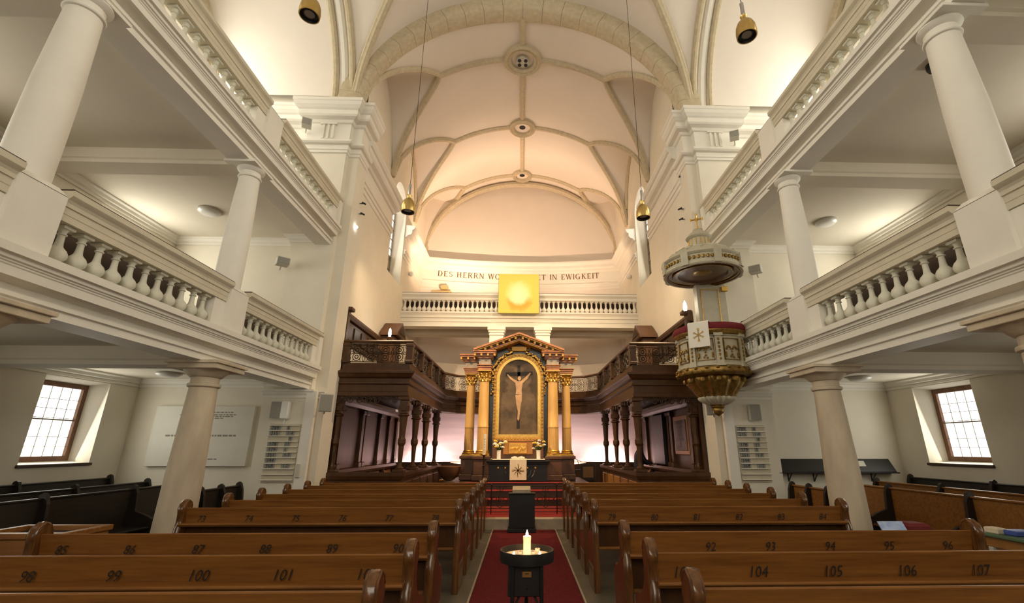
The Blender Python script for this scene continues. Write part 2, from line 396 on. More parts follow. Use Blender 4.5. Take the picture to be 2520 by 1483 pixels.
for s, nm in ((-1, 'left'), (1, 'right')):
    wallgrid('wall_'+nm, s, yb, zb, holes, XO, XO+0.42, M['plaster'], 'white plastered outer wall on the %s' % nm)
    n = 0
    for (y0, y1) in WIN_Y:
        for j, (z0, z1) in enumerate(WIN_Z):
            n += 1
            wn = thing('window_%d' % (n + (0 if s < 0 else 9)), '%s side window %s with brown frame and frosted leaded panes' % (nm, ('under the gallery','of the middle gallery','of the upper gallery')[j]), 'window', (s*(XO+.4), (y0+y1)/2, z0))
            wn['kind'] = 'structure'
            x = XO+0.40; a0, a1, c0, c1 = y0+.08, y1-.08, z0+.05, z1-.05
            fr = MB(); t = 0.085
            for (ya, yb_, za, zb_) in ((a0,a0+t,c0,c1),(a1-t,a1,c0,c1),(a0+t,a1-t,c0,c0+t),(a0+t,a1-t,c1-t,c1)):
                fr.bev(min(s*x, s*(x-.07)), max(s*x, s*(x-.07)), ya, yb_, za, zb_, .006)
            fr.build('window_frame', M['frame'], wn)
            mid = c0 + (c1-c0)*0.52
            br = MB()
            br.box(min(s*(x-.02),s*(x-.05)), max(s*(x-.02),s*(x-.05)), a0+t, a1-t, mid-.012, mid+.012)
            for k in (1, 2, 4, 5, 6):
                zz = c0+t+(c1-c0-2*t)*k/7.3; br.box(min(s*(x-.02),s*(x-.03)), max(s*(x-.02),s*(x-.03)), a0+t, a1-t, zz-.004, zz+.004)
            for k in (1, 2, 3, 4):
                yy = a0+t+(a1-a0-2*t)*k/5; br.box(min(s*(x-.02),s*(x-.03)), max(s*(x-.02),s*(x-.03)), yy-.003, yy+.003, c0+t, c1-t)
            br.build('glazing_bar', M['lead'], wn)
            for (za, zb_) in ((c0+t, mid), (mid, c1-t)):
                p = MB(); p.box(min(s*x, s*(x-.015)), max(s*x, s*(x-.015)), a0+t, a1-t, za, zb_); p.build('pane', M['pane'], wn)
            if j == 0:
                sl = MB(); sl.bev(min(s*(XO-.04), s*(XO+.36)), max(s*(XO-.04), s*(XO+.36)), y0-.03, y1+.03, z0-.04, z0+.012, .008); sl.build('window_sill', M['darkline'], wn)
# fix: lamps of the window light sit 28 cm in front of the panes, inside the reveal
# ---- rear wall with an unseen window added to light the nave
mb = MB()
mb.box(-8.8, -2.6, YB-.4, YB, 0, 14.4); mb.box(2.6, 8.8, YB-.4, YB, 0, 14.4); mb.box(-2.6, 2.6, YB-.4, YB, 0, 3.4); mb.box(-2.6, 2.6, YB-.4, YB, 9.8, 14.4)
struct(mb.build('wall_rear', M['plaster']), 'white rear wall behind the pews', 'wall')
wn = thing('window_30', 'tall frosted window added unseen in the rear wall to light the nave', 'window', (0, YB-.2, 3.4)); wn['kind'] = 'structure'
mb = MB(); mb.box(-2.6, 2.6, YB-.2, YB-.16, 3.4, 9.8); mb.build('pane', M['pane'], wn)
mb = MB()
for k in range(6): mb.box(-2.6+5.2*k/5-.04, -2.6+5.2*k/5+.04, YB-.16, YB-.1, 3.4, 9.8)
for k in range(7): mb.box(-2.6, 2.6, YB-.16, YB-.11, 3.4+6.4*k/6-.03, 3.4+6.4*k/6+.03)
mb.build('glazing_bar', M['frame'], wn)

# ---- end walls with pier pilasters (nave side) per side
def pierpoly(s): return [(s*4.2,10.15),(s*4.45,10.15),(s*4.45,9.97),(s*5.42,9.97),(s*5.42,10.2),(s*8.6,10.2),(s*8.6,10.75),(s*4.2,10.75)]
ENT = [(0,8.58),(0.03,8.60),(0.03,8.66),(0.05,8.68),(0.05,8.80),(0.11,8.82),(0.14,8.86),(0.14,8.91),(0.05,8.93),(0.05,9.42),(0.09,9.44),(0.12,9.50),(0.22,9.54),(0.25,9.58),(0.25,9.70),(0.29,9.73),(0.34,9.80),(0.36,9.88),(0.38,9.90),(0.38,9.98),(0.0,10.02),(-.06,10.02),(-.06,8.58)]
for s, nm in ((-1,'left'),(1,'right')):
    mb = MB(); mb.prism(pierpoly(s), 0, 10.0, 'z')
    mb.prism([(s*5.42,10.2),(s*8.6,10.2),(s*8.6,10.75),(s*5.42,10.75)], 10.0, 14.3, 'z')
    W = struct(mb.build('wall_end_'+nm, M['plaster']), 'white pier and end wall closing the %s side aisle' % nm, 'wall')
    tr = MB(); path = [(s*8.2,10.2),(s*5.42,10.2),(s*5.42,9.97),(s*4.45,9.97),(s*4.45,10.15),(s*4.2,10.15),(s*4.2,10.75)]
    tr.sweep(path, ENT, side=(-1 if s > 0 else 1))
    # triglyph bars on the pier frieze
    for u in (4.80, 4.92, 5.04): tr.box(min(s*u,s*(u+.055)), max(s*u,s*(u+.055)), 9.88, 9.93, 8.97, 9.40)
    tr.box(min(s*4.74,s*5.15), max(s*4.74,s*5.15), 9.86, 9.93, 9.38, 9.42); tr.box(min(s*4.76,s*5.13), max(s*4.76,s*5.13), 9.87, 9.93, 8.90, 8.95)
    struct(tr.build('trim_%d' % (1 if s < 0 else 2), M['white']), 'white classical entablature crowning the %s pier' % nm, 'cornice')
    # crown mouldings and picture lines on the end wall under both galleries, low pier impost
    tr = MB()
    for zc in (2.98, 6.31):
        prof = [(0,zc-.17),(.03,zc-.17),(.03,zc-.12),(.07,zc-.10),(.09,zc-.05),(.13,zc-.03),(.13,zc),(0,zc)]
        tr.sweep([(s*8.2,9.0+1.2),(s*5.42,10.2),(s*5.42,9.97),(s*4.6,9.97)], prof, side=(-1 if s > 0 else 1))
        tr.sweep([(s*8.2,-6.9),(s*8.2,10.2)], prof, side=(1 if s < 0 else -1))
    imp = [(0,2.58),(.03,2.58),(.03,2.63),(.06,2.66),(.08,2.70),(.10,2.71),(.10,2.75),(0,2.75)]
    tr.sweep([(s*5.42,9.97),(s*4.45,9.97),(s*4.45,10.15),(s*4.2,10.15)], imp, side=(-1 if s > 0 else 1))
    tr.box(min(s*4.30,s*4.50), max(s*4.30,s*4.50), 9.90, 10.0, 0.0, 2.72)
    struct(tr.build('trim_%d' % (3 if s < 0 else 4), M['white']), 'white mouldings along the %s aisle walls' % nm, 'cornice')

# ---- vault surfaces
def BN(x): return 10.0 + 3.85*sqrt(max(0, 1-(x/4.5)**2))
YN, HN = 5.4, 4.62
def LN(y):
    t = (y-YN)/HN
    while t > 1: t -= 2
    while t < -1: t += 2
    return 10.0 + 3.75*sqrt(max(0, 1-t*t))
ZC0, BC, AC = 9.9, 3.6, 4.3
def BCH(x): return ZC0 + BC*sqrt(max(0, 1-(x/AC)**2))
BOSS = (11.73, 15.02, 18.33); HB = 1.645
def LCH(y):
    d = min(abs(y-b) for b in BOSS)
    t = min(1, d/HB); xg = 2.62 + (AC-2.62)*t**1.25
    return BCH(min(xg, AC))
def grid(name, xs, ys, fz, m, xoff=0):
    vs = [(x+xoff, y, fz(x, y)) for y in ys for x in xs]; n = len(xs); fs = []
    for j in range(len(ys)-1):
        for i in range(n-1): fs.append((j*n+i, j*n+i+1, (j+1)*n+i+1, (j+1)*n+i))
    mb = MB().add(vs, fs); return mb.build(name, m, smooth=True)
th = [pi*k/48 for k in range(49)]
xs = [-4.5*cos(t) for t in th]
ys = [10.0-0.16*k for k in range(int((10.0-YB)/0.16)+1)] + [YB]
struct(grid('ceiling_nave', xs, ys, lambda x, y: max(BN(x), LN(y)), M['vault']), 'white plastered groin vault over the nave', 'ceiling')
for s in (-1, 1):
    struct(grid('ceiling_bay_'+('left' if s < 0 else 'right'), [s*4.48, s*8.3], ys, lambda x, y: LN(y), M['vault']), 'white barrel vault over the %s gallery bay' % ('left' if s < 0 else 'right'), 'ceiling')
xs2 = [-AC*cos(pi*k/56) for k in range(57)]
ys2 = [10.2+0.1*k for k in range(93)]
struct(grid('ceiling_chancel', xs2, ys2, lambda x, y: max(BCH(x), LCH(y)), M['vault'], XC), 'cream vault of the chancel', 'ceiling')
# ---- stone ribs
def rib(pts, width, depth, mb, cen=None, over=0.05):
    pts = [Vector(p) for p in pts]; n = len(pts); rows = []
    for i, p in enumerate(pts):
        t = (pts[min(i+1,n-1)]-pts[max(i-1,0)]).normalized()
        c = cen(p) if cen else Vector((XC, p.y, 8.5))
        nn = (c-p); nn = (nn - t*nn.dot(t)).normalized(); sd = t.cross(nn)
        w2 = width/2
        rows.append([p - nn*over - sd*w2, p + nn*depth*.45 - sd*w2, p + nn*depth*.6 - sd*w2*.66, p + nn*depth - sd*w2*.4, p + nn*depth + sd*w2*.4, p + nn*depth*.6 + sd*w2*.66, p + nn*depth*.45 + sd*w2, p - nn*over + sd*w2])
    mb.loft([[tuple(q) for q in r] for r in rows])
    k = len(rows[0])
    mb.add([tuple(q) for q in rows[0]], [tuple(range(k))]); mb.add([tuple(q) for q in rows[-1]], [tuple(range(k))])
NT = [4]
def ribobj(fn, label):
    NT[0] += 1; mb = MB(); fn(mb); return struct(mb.build('trim_%d' % NT[0], M['stone'], smooth=True), label, 'vault rib')
FX = 2.62
for bi, yb_ in enumerate(BOSS):
    r_boss = (0.60, 0.50, 0.44)[bi]
    for s in (-1, 1):
        def f(mb, s=s, yb_=yb_, r=r_boss):
            xs_ = [r*0.9 + (FX-r*0.9)*k/10 for k in range(11)]
            rib([(XC+s*x, yb_, BCH(x)) for x in xs_], 0.19, 0.10, mb)
            for d in (-1, 1):
                path = []
                for k in range(13):
                    t = k/12; x = FX+(AC-FX)*t**1.25; y = yb_+d*HB*t
                    if y > 18.9: y = 18.9
                    path.append((XC+s*min(x, AC-.02), y, BCH(min(x, AC-.01))))
                rib(path, 0.17, 0.10, mb)
        ribobj(f, 'tan stone rib forking from the %s vault boss to the %s wall' % (('nearest','middle','farthest')[bi], 'left' if s < 0 else 'right'))
    # boss ring
    rg = MB(); z = BCH(0); R = r_boss
    rg.lathe([(R*.62,-.02),(R*.62,-.10),(R*.70,-.15),(R*.80,-.12),(R*.88,-.17),(R,-.12),(R,.1),(R*.62,.1)], (XC, yb_, z), 28, cap=False)
    b_ = thing('vault_boss', '%s round stone boss on the chancel vault ridge' % ('nearest, lamp-holding','middle','farthest')[bi], 'boss', (XC, yb_, z-.15), 'round bosses of the chancel vault')
    rg.build('boss_ring', M['stone'], b_, True)
    if bi == 0:
        d = MB(); d.lathe([(R*.62,.30),(R*.62,-.02),(R*.56,-.02),(R*.5,.10),(0.001,.12)], (XC,yb_,z), 24, cap=False); d.build('recess', M['greystone'], b_, True)
        h = MB(); h.lathe([(.001,-.10),(.20,-.10),(.22,-.06),(.22,.14)], (XC,yb_+.05,z), 20); hh = h.build('spot_housing', M['spk'], b_, True)
        for dx in (-.1,.1):
            for dy in (-.08,.1):
                q = MB(); q.lathe([(.001,-.115),(.045,-.115),(.05,-.12),(.058,-.12),(.058,-.09)], (XC+dx,yb_+.05+dy,z), 12); q.build('spot_lens', M['blackmetal'], hh, True)
    else:
        d = MB(); d.lathe([(.10,-.03),(R*.63,-.03),(R*.63,.05),(.10,.05)], (XC,yb_,z), 24, cap=False); d.build('white_disc', M['vault'], b_, True)
        d = MB(); d.lathe([(.001,-.036),(.12,-.036),(.12,.02)], (XC,yb_,z), 16); d.build('vent_hole', M['black'], b_, True)
def f(mb):
    for a, b in ((10.2, BOSS[0]-.57), (BOSS[0]+.57, BOSS[1]-.48), (BOSS[1]+.48, BOSS[2]-.42), (BOSS[2]+.42, 18.95)):
        rib([(XC, a+(b-a)*k/4, BCH(0)) for k in range(5)], 0.18, 0.10, mb)
ribobj(f, 'straight stone ridge rib joining the chancel bosses')
def f(mb):
    rib([(XC-(AC-.06)*cos(pi*k/36), 18.88 if k not in (0,36) else 18.7, ZC0-.1+(BC-.05)*sin(pi*k/36)) for k in range(37)], 0.24, 0.12, mb)
ribobj(f, 'stone wall rib arching over the inscription at the back of the chancel')
# lunette wall ribs over the chancel windows
for s in (-1, 1):
    def f(mb, s=s):
        pts = []
        for k in range(17):
            y = 13.45+(16.55-13.45)*k/16; pts.append((XC+s*(AC-.03), y, LCH(y)))
        rib(pts, 0.14, 0.09, mb, cen=lambda p: Vector((XC, 15.0, 9.0)))
    ribobj(f, 'stone wall rib above the %s chancel window' % ('left' if s < 0 else 'right'))
# nave diagonal ribs and gallery-bay arch ribs
for s in (-1, 1):
    def f(mb, s=s):
        pts = []
        for k in range(22):
            t = 0.999-0.8*k/21
            y = YN+HN*t; zz = LN(y); q = max(0, 1-((zz-10.0)/3.85)**2); pts.append((s*4.5*sqrt(q), y, zz))
        rib(pts, 0.20, 0.12, mb, cen=lambda p: Vector((0, YN, 8.5)))
    ribobj(f, 'moulded stone diagonal rib rising from the %s pier' % ('left' if s < 0 else 'right'))
    def f(mb, s=s):
        for u, wd in ((4.53, .15), (4.96, .16)):
            rib([(s*u, YN+HN*cos(pi*k/40), 10.0+3.75*sin(pi*k/40)) for k in range(41)], wd, 0.11, mb, cen=lambda p, u=u: Vector((s*u, YN, 10.0)))
    ribobj(f, 'pair of stone arch ribs over the %s gallery' % ('left' if s < 0 else 'right'))
    def f(mb, s=s):
        rib([(s*8.12, YN+HN*cos(pi*k/40), 10.0+3.75*sin(pi*k/40)) for k in range(41)], .26, 0.14, mb, cen=lambda p: Vector((s*8.12, YN, 10.0)))
    ribobj(f, 'stone wall rib on the %s outer wall' % ('left' if s < 0 else 'right'))
    mb = MB()
    rib([(s*4.75, YN+HN*cos(pi*k/40), 10.0+3.75*sin(pi*k/40)) for k in range(41)], .2, 0.07, mb, cen=lambda p: Vector((s*4.75, YN, 10.0)))
    NT[0] += 1; struct(mb.build('trim_%d' % NT[0], M['white'], smooth=True), 'white moulding between the %s arch ribs' % ('left' if s < 0 else 'right'), 'moulding')
# chancel arch: voussoir stones
ar = thing('chancel_arch', 'broad tan stone arch between nave and chancel', 'arch', (XC, 9.9, 9.9)); ar['kind'] = 'structure'
NV = 24
for k in range(NV):
    a0, a1 = pi*k/NV, pi*(k+1)/NV; mb = MB(); rows = []
    for q in range(5):
        a = a0+.0009+(a1-a0-.0018)*q/4
        def pt(da, db, y): return (XC-(4.22+da)*cos(a), y, 9.92+(3.50+db)*sin(a))
        rows.append([pt(0.55,.5,9.86), pt(.10,.08,9.86), pt(0.03,.03,9.90), pt(0,0,9.96), pt(0,0,10.28), pt(.05,.04,10.36), pt(.55,.5,10.36)])
    mb.loft(rows); mb.add(rows[0], [tuple(range(7))]); mb.add(rows[-1], [tuple(range(7))])
    mb.build('voussoir', M['stone'], ar, True)
# spandrel wall above the chancel arch
mb = MB(); n = 40; vs = []
for k in range(n+1):
    a = pi*k/n; vs += [(XC-4.5*cos(a), 10.2, 9.92+3.75*sin(a)), (XC-4.5*cos(a)*1.25, 10.2, max(10.0, 9.92+3.75*sin(a)*1.25))]
mb.add(vs, [(2*k,2*k+1,2*k+3,2*k+2) for k in range(n)]); struct(mb.build('wall_chancel_arch', M['vault']), 'white wall above the chancel arch', 'wall')

# ---- chancel side walls with arched windows
def archwall(s, nm):
    xi = XC + s*AC; xo = xi + s*0.62; y0, y1, zs, zt = 13.95, 15.52, 7.05, 9.85; rad = (y1-y0)/2; yc = (y0+y1)/2
    mb = MB(); N_ = 14
    arc = [(yc-rad*cos(pi*k/N_), zt+rad*sin(pi*k/N_)) for k in range(N_+1)]
    def face(x):
        mb.add([(x,10.7,0),(x,y0,0),(x,y0,14),(x,10.7,14)], [(0,1,2,3)]); mb.add([(x,y1,0),(x,19.3,0),(x,19.3,14),(x,y1,14)], [(0,1,2,3)])
        mb.add([(x,y0,0),(x,y1,0),(x,y1,zs),(x,y0,zs)], [(0,1,2,3)])
        vs = [(x,a,b) for a,b in arc] + [(x,a,14) for a,b in arc]; n = N_+1
        mb.add(vs, [(k,k+1,n+k+1,n+k) for k in range(N_)])
    face(xi); face(xo)
    loop = [(y0,zs-.25),(y0,zt)] + arc[1:-1] + [(y1,zt),(y1,zs-.25)]
    lo = [(y0,zs+.15),(y0,zt)] + arc[1:-1] + [(y1,zt),(y1,zs+.15)]
    vs = [(xi,a,b) for a,b in loop] + [(xo,a,b) for a,b in lo]; n = len(loop)
    mb.add(vs, [(k,(k+1)%n,n+(k+1)%n,n+k) for k in range(n)])
    struct(mb.build('wall_chancel_'+nm, M['plaster']), 'cream side wall of the chancel on the %s' % nm, 'wall')
    wn = thing('window_%d' % (20 if s < 0 else 21), '%s arched leaded chancel window in a deep reveal' % nm, 'window', (xi+s*.4, yc, zs)); wn['kind'] = 'structure'
    xg = xi+s*0.42
    segs = [(7.2, 8.1), (8.1, 9.0), (9.0, 9.9)]
    cols = [(y0+.03, yc), (yc, y1-.03)]
    for (za, zb_) in segs:
        for (ya, yb2) in cols:
            dk = (s > 0 and za < 8.9) or (s < 0 and za < 7.5)
            p = MB(); p.box(min(xg,xg+s*.02), max(xg,xg+s*.02), ya, yb2, za, zb_); p.build('pane', M['panedark'] if dk else M['pane'], wn)
    p = MB(); vs = [(xg,yc,9.9)] + [(xg,a,b+.05) for a,b in arc]; p.add(vs, [(0,k+1,k+2) for k in range(N_)]); p.build('pane', M['pane'], wn)
    br = MB()
    def bar(ya, yb2, za, zb_): br.box(min(xg-s*.03,xg), max(xg-s*.03,xg), ya, yb2, za, zb_)
    bar(y0+.02,y0+.08,7.2,9.9); bar(y1-.08,y1-.02,7.2,9.9); bar(yc-.03,yc+.03,7.2,10.6)
    for k in range(8): z = 7.25+.38*k; bar(y0, y1, z-.015, z+.015)
    bar(y0, y1, 8.07, 8.13); bar(y0+.38,y0+.4,7.2,10.1); bar(y1-.4,y1-.38,7.2,10.1)
    br.build('window_lead', M['lead'], wn)
archwall(-1, 'left'); archwall(1, 'right')
# ---- curved back wall of the chancel
def arcback(n=24, dy=0.0, off=0.0):
    pts = []
    for k in range(n+1):
        t = -1+2*k/n; pts.append((XC+t*(AC+.02), 18.75-off+0.55*(1-t*t)+dy))
    return pts
mb = MB(); P_ = arcback()
vs = [(x,y,0) for x,y in P_] + [(x,y,14) for x,y in P_]; n = len(P_)
mb.add(vs, [(k,k+1,n+k+1,n+k) for k in range(n-1)]); struct(mb.build('wall_back', M['vault'], smooth=True), 'curved cream wall at the back of the chancel', 'wall')
CHE = [(0,8.16),(.03,8.18),(.03,8.30),(.06,8.31),(.06,8.42),(.09,8.44),(.09,8.48),(.02,8.50),(.02,8.98),(.07,9.0),(.11,9.06),(.22,9.10),(.26,9.16),(.26,9.28),(.31,9.30),(.36,9.38),(.36,9.44),(0,9.48),(-.05,9.48),(-.05,8.16)]
mb = MB()
path = [(XC-AC, 15.58)] + [(x, y) for x, y in P_] + [(XC+AC, 15.58)]
mb.sweep(path, CHE, side=1)
mb.sweep([(XC-AC,10.6),(XC-AC,13.9)], CHE, side=1); mb.sweep([(XC+AC,13.9),(XC+AC,10.6)], CHE, side=1)
NT[0] += 1; struct(mb.build('trim_%d' % NT[0], M['white']), 'cream cornice and frieze running round the chancel', 'cornice')
# ---- inscription on the frieze, serif capitals
ST = 0.115
def glyph(ch):
    """strokes in a unit-high box: list of polygons, and advance width"""
    t = 0.15; th_ = 0.07; sf = 0.06; P = []
    def r(x0, y0, x1, y1): P.append([(x0,y0),(x1,y0),(x1,y1),(x0,y1)])
    def stem(x, w=t): r(x, 0, x+w, 1); r(x-sf, 0, x+w+sf, .05); r(x-sf, .95, x+w+sf, 1)
    def ln(x0, y0, x1, y1, w): P.append([(x0,y0),(x0+w,y0),(x1+w,y1),(x1,y1)])
    def arc(cx, cy, rx, ry, a0, a1, wo, wi, n=14):
        for k in range(n):
            a = radians(a0+(a1-a0)*k/n); b = radians(a0+(a1-a0)*(k+1)/n)
            fa = wi+(wo-wi)*abs(cos(a)); fb = wi+(wo-wi)*abs(cos(b))
            P.append([(cx+rx*cos(a),cy+ry*sin(a)),(cx+rx*cos(b),cy+ry*sin(b)),(cx+(rx-fb)*cos(b),cy+(ry-fb*.8)*sin(b)),(cx+(rx-fa)*cos(a),cy+(ry-fa*.8)*sin(a))])
    if ch == 'I': stem(.1); return P, .35
    if ch == 'D': stem(.1); r(.2,0,.4,th_); r(.2,1-th_,.4,1); arc(.36,.5,.46,.5,-90,90,t,th_); return P, .92
    if ch == 'E': stem(.1); r(.2,0,.66,th_); r(.2,1-th_,.64,1); r(.2,.48,.52,.48+th_); r(.6,0,.66,.2); r(.58,.8,.64,1); return P, .76
    if ch == 'H': stem(.1); stem(.62); r(.2,.47,.66,.47+th_); return P, .97
    if ch == 'S': arc(.36,.74,.27,.26,20,270,.11,.07); arc(.36,.27,.29,.27,-160,90,.11,.07); return P, .72
    if ch in 'RB':
        stem(.1); r(.2,1-th_,.42,1); r(.2,.48,.42,.48+th_); arc(.40,.74,.30,.26,-90,90,.14,th_)
        if ch == 'R': ln(.66,0,.36,.5,.16); r(.62,0,.9,.05); return P, .9
        r(.2,0,.42,th_); arc(.42,.26,.33,.27,-90,90,.14,th_); return P, .82
    if ch == 'N': stem(.1,.08); stem(.70,.08); ln(.66,0,.06,1,.16); return P, .95
    if ch == 'W': ln(.26,0,.0,1,.14); ln(.28,0,.5,1,.07); ln(.72,0,.46,1,.14); ln(.74,0,.98,1,.07); r(-.05,.95,.22,1); r(.4,.95,.68,1); r(.88,.95,1.12,1); return P, 1.12
    if ch == 'O': arc(.46,.5,.42,.52,0,360,.15,.07,22); return P, .95
    if ch == 'T': stem(.32); r(.02,1-th_,.76,1); r(.0,.8,.06,1); r(.72,.8,.78,1); return P, .82
    if ch == 'G': arc(.46,.5,.42,.52,50,320,.15,.07,18); r(.66,.0,.8,.42); r(.56,.40,.9,.45); return P, .98
    if ch == 'K': stem(.1); ln(.2,.42,.6,1,.08); ln(.62,0,.32,.55,.15); r(.52,.95,.8,1); r(.58,0,.88,.05); return P, .9
    if ch == 'L': stem(.1); r(.2,0,.66,th_); r(.6,0,.66,.24); return P, .74
    return P, .45
ins = thing('wall_inscription', 'brown serif lettering DES HERRN WORT BLEIBET IN EWIGKEIT on the chancel frieze', 'lettering', (XC, 19.2, 8.55))
TEXT = 'DES HERRN WORT BLEIBET IN EWIGKEIT'; HL = 0.25
adv = [glyph(c)[1]+0.10 for c in TEXT]; tot = sum(adv); XL0, XL1 = -3.72, 3.40
x = 0
for ch, a in zip(TEXT, adv):
    px = XL0+(XL1-XL0)*x/tot; sc = (XL1-XL0)/tot; x += a
    if ch == ' ': continue
    mb = MB()
    for poly in glyph(ch)[0]:
        vs = []
        for (u, v) in poly:
            xx = px+u*sc; t = (xx-XC)/(AC+.02); vs.append((xx, 18.75+0.55*(1-t*t)-.035, 8.715+v*HL))
        mb.add(vs, [tuple(range(len(vs)))])
    mb.build('letter', M['text'], ins)
# small door top, box and round wall fittings seen over the balcony rail
d = thing('door_1', 'ochre door frame showing above the balcony rail', 'door', (-3.45, 18.85, 6.2)); d['kind'] = 'structure'
mb = MB(); mb.bev(-3.90,-3.08,18.80,19.0,6.2,8.03,.02); mb.build('door_frame', M['doorpaint'], d)
mb = MB(); mb.bev(-3.80,-3.18,18.77,18.85,6.2,7.93,.01); mb.build('door_leaf', M['pewdark'], d)
mb = MB(); mb.bev(-3.52,-3.22,18.70,18.95,8.06,8.24,.015); tag(mb.build('wall_box', M['doorpaint'], smooth=False), 'small ochre box above the balcony door', 'box')
for s in (-1,1):
    mb = MB(); mb.ball((XC+s*4.2, 16.6, 7.92), .10, 10, 8); mb.tube([(XC+s*4.29,16.6,7.88),(XC+s*4.2,16.6,7.9)], .03, 8)
    tag(mb.build('wall_sconce', M['vase'], smooth=True), 'small white globe fitting on the %s chancel wall' % ('left' if s<0 else 'right'), 'lamp', 'globe fittings in the chancel')
# ============================================================ galleries
def lathe_mesh(name, prof, m, seg=14, square=None):
    mb = MB(); mb.lathe(prof, (0,0,0), seg)
    if square:
        for (h, z0, z1) in square: mb.bev(-h,h,-h,h,z0,z1,.006)
    return mb.mesh(name, m, True)
def balprof(H):
    P = [(.056,.0),(.058,.06),(.046,.085),(.036,.115),(.042,.135),(.066,.17),(.082,.225),(.088,.29),(.084,.35),(.070,.41),(.049,.46),(.036,.51),(.031,.60),(.028,.74),(.028,.765),(.041,.78),(.041,.80),(.029,.815),(.033,.87),(.050,.93),(.056,.95)]
    return [(r, z*H) for r, z in P]
BAL = lathe_mesh('baluster', balprof(.42), M['greystone'], 14, [(.068,0,.03),(.062,.385,.42)])
BALW = lathe_mesh('baluster_small', [(r*1.02, z) for r, z in balprof(.46)], M['white'], 10, [(.062,0,.03),(.060,.425,.46)])
ENTG = [(4.30,3.24),(4.30,3.165),(4.335,3.155),(4.34,3.125),(4.36,3.118),(4.36,3.105),(4.375,3.098),(4.375,3.085),(4.385,3.075),(4.385,2.995),(4.42,2.985),(4.53,2.975),(4.53,2.90),(4.47,2.895),(4.47,2.855),(4.50,2.845),(4.50,2.765),(4.86,2.765),(4.86,3.24)]
RAILP = [(4.33,3.955),(4.33,3.90),(4.345,3.885),(4.37,3.865),(4.385,3.84),(4.385,3.80),(4.40,3.795),(4.40,3.73),(4.405,3.725),(4.405,3.66),(4.62,3.66),(4.62,3.955)]
COLY = (6.89, 3.82, 0.75, -2.32, -5.39)
FLR = ('lower', 'upper'); DZ = 3.33
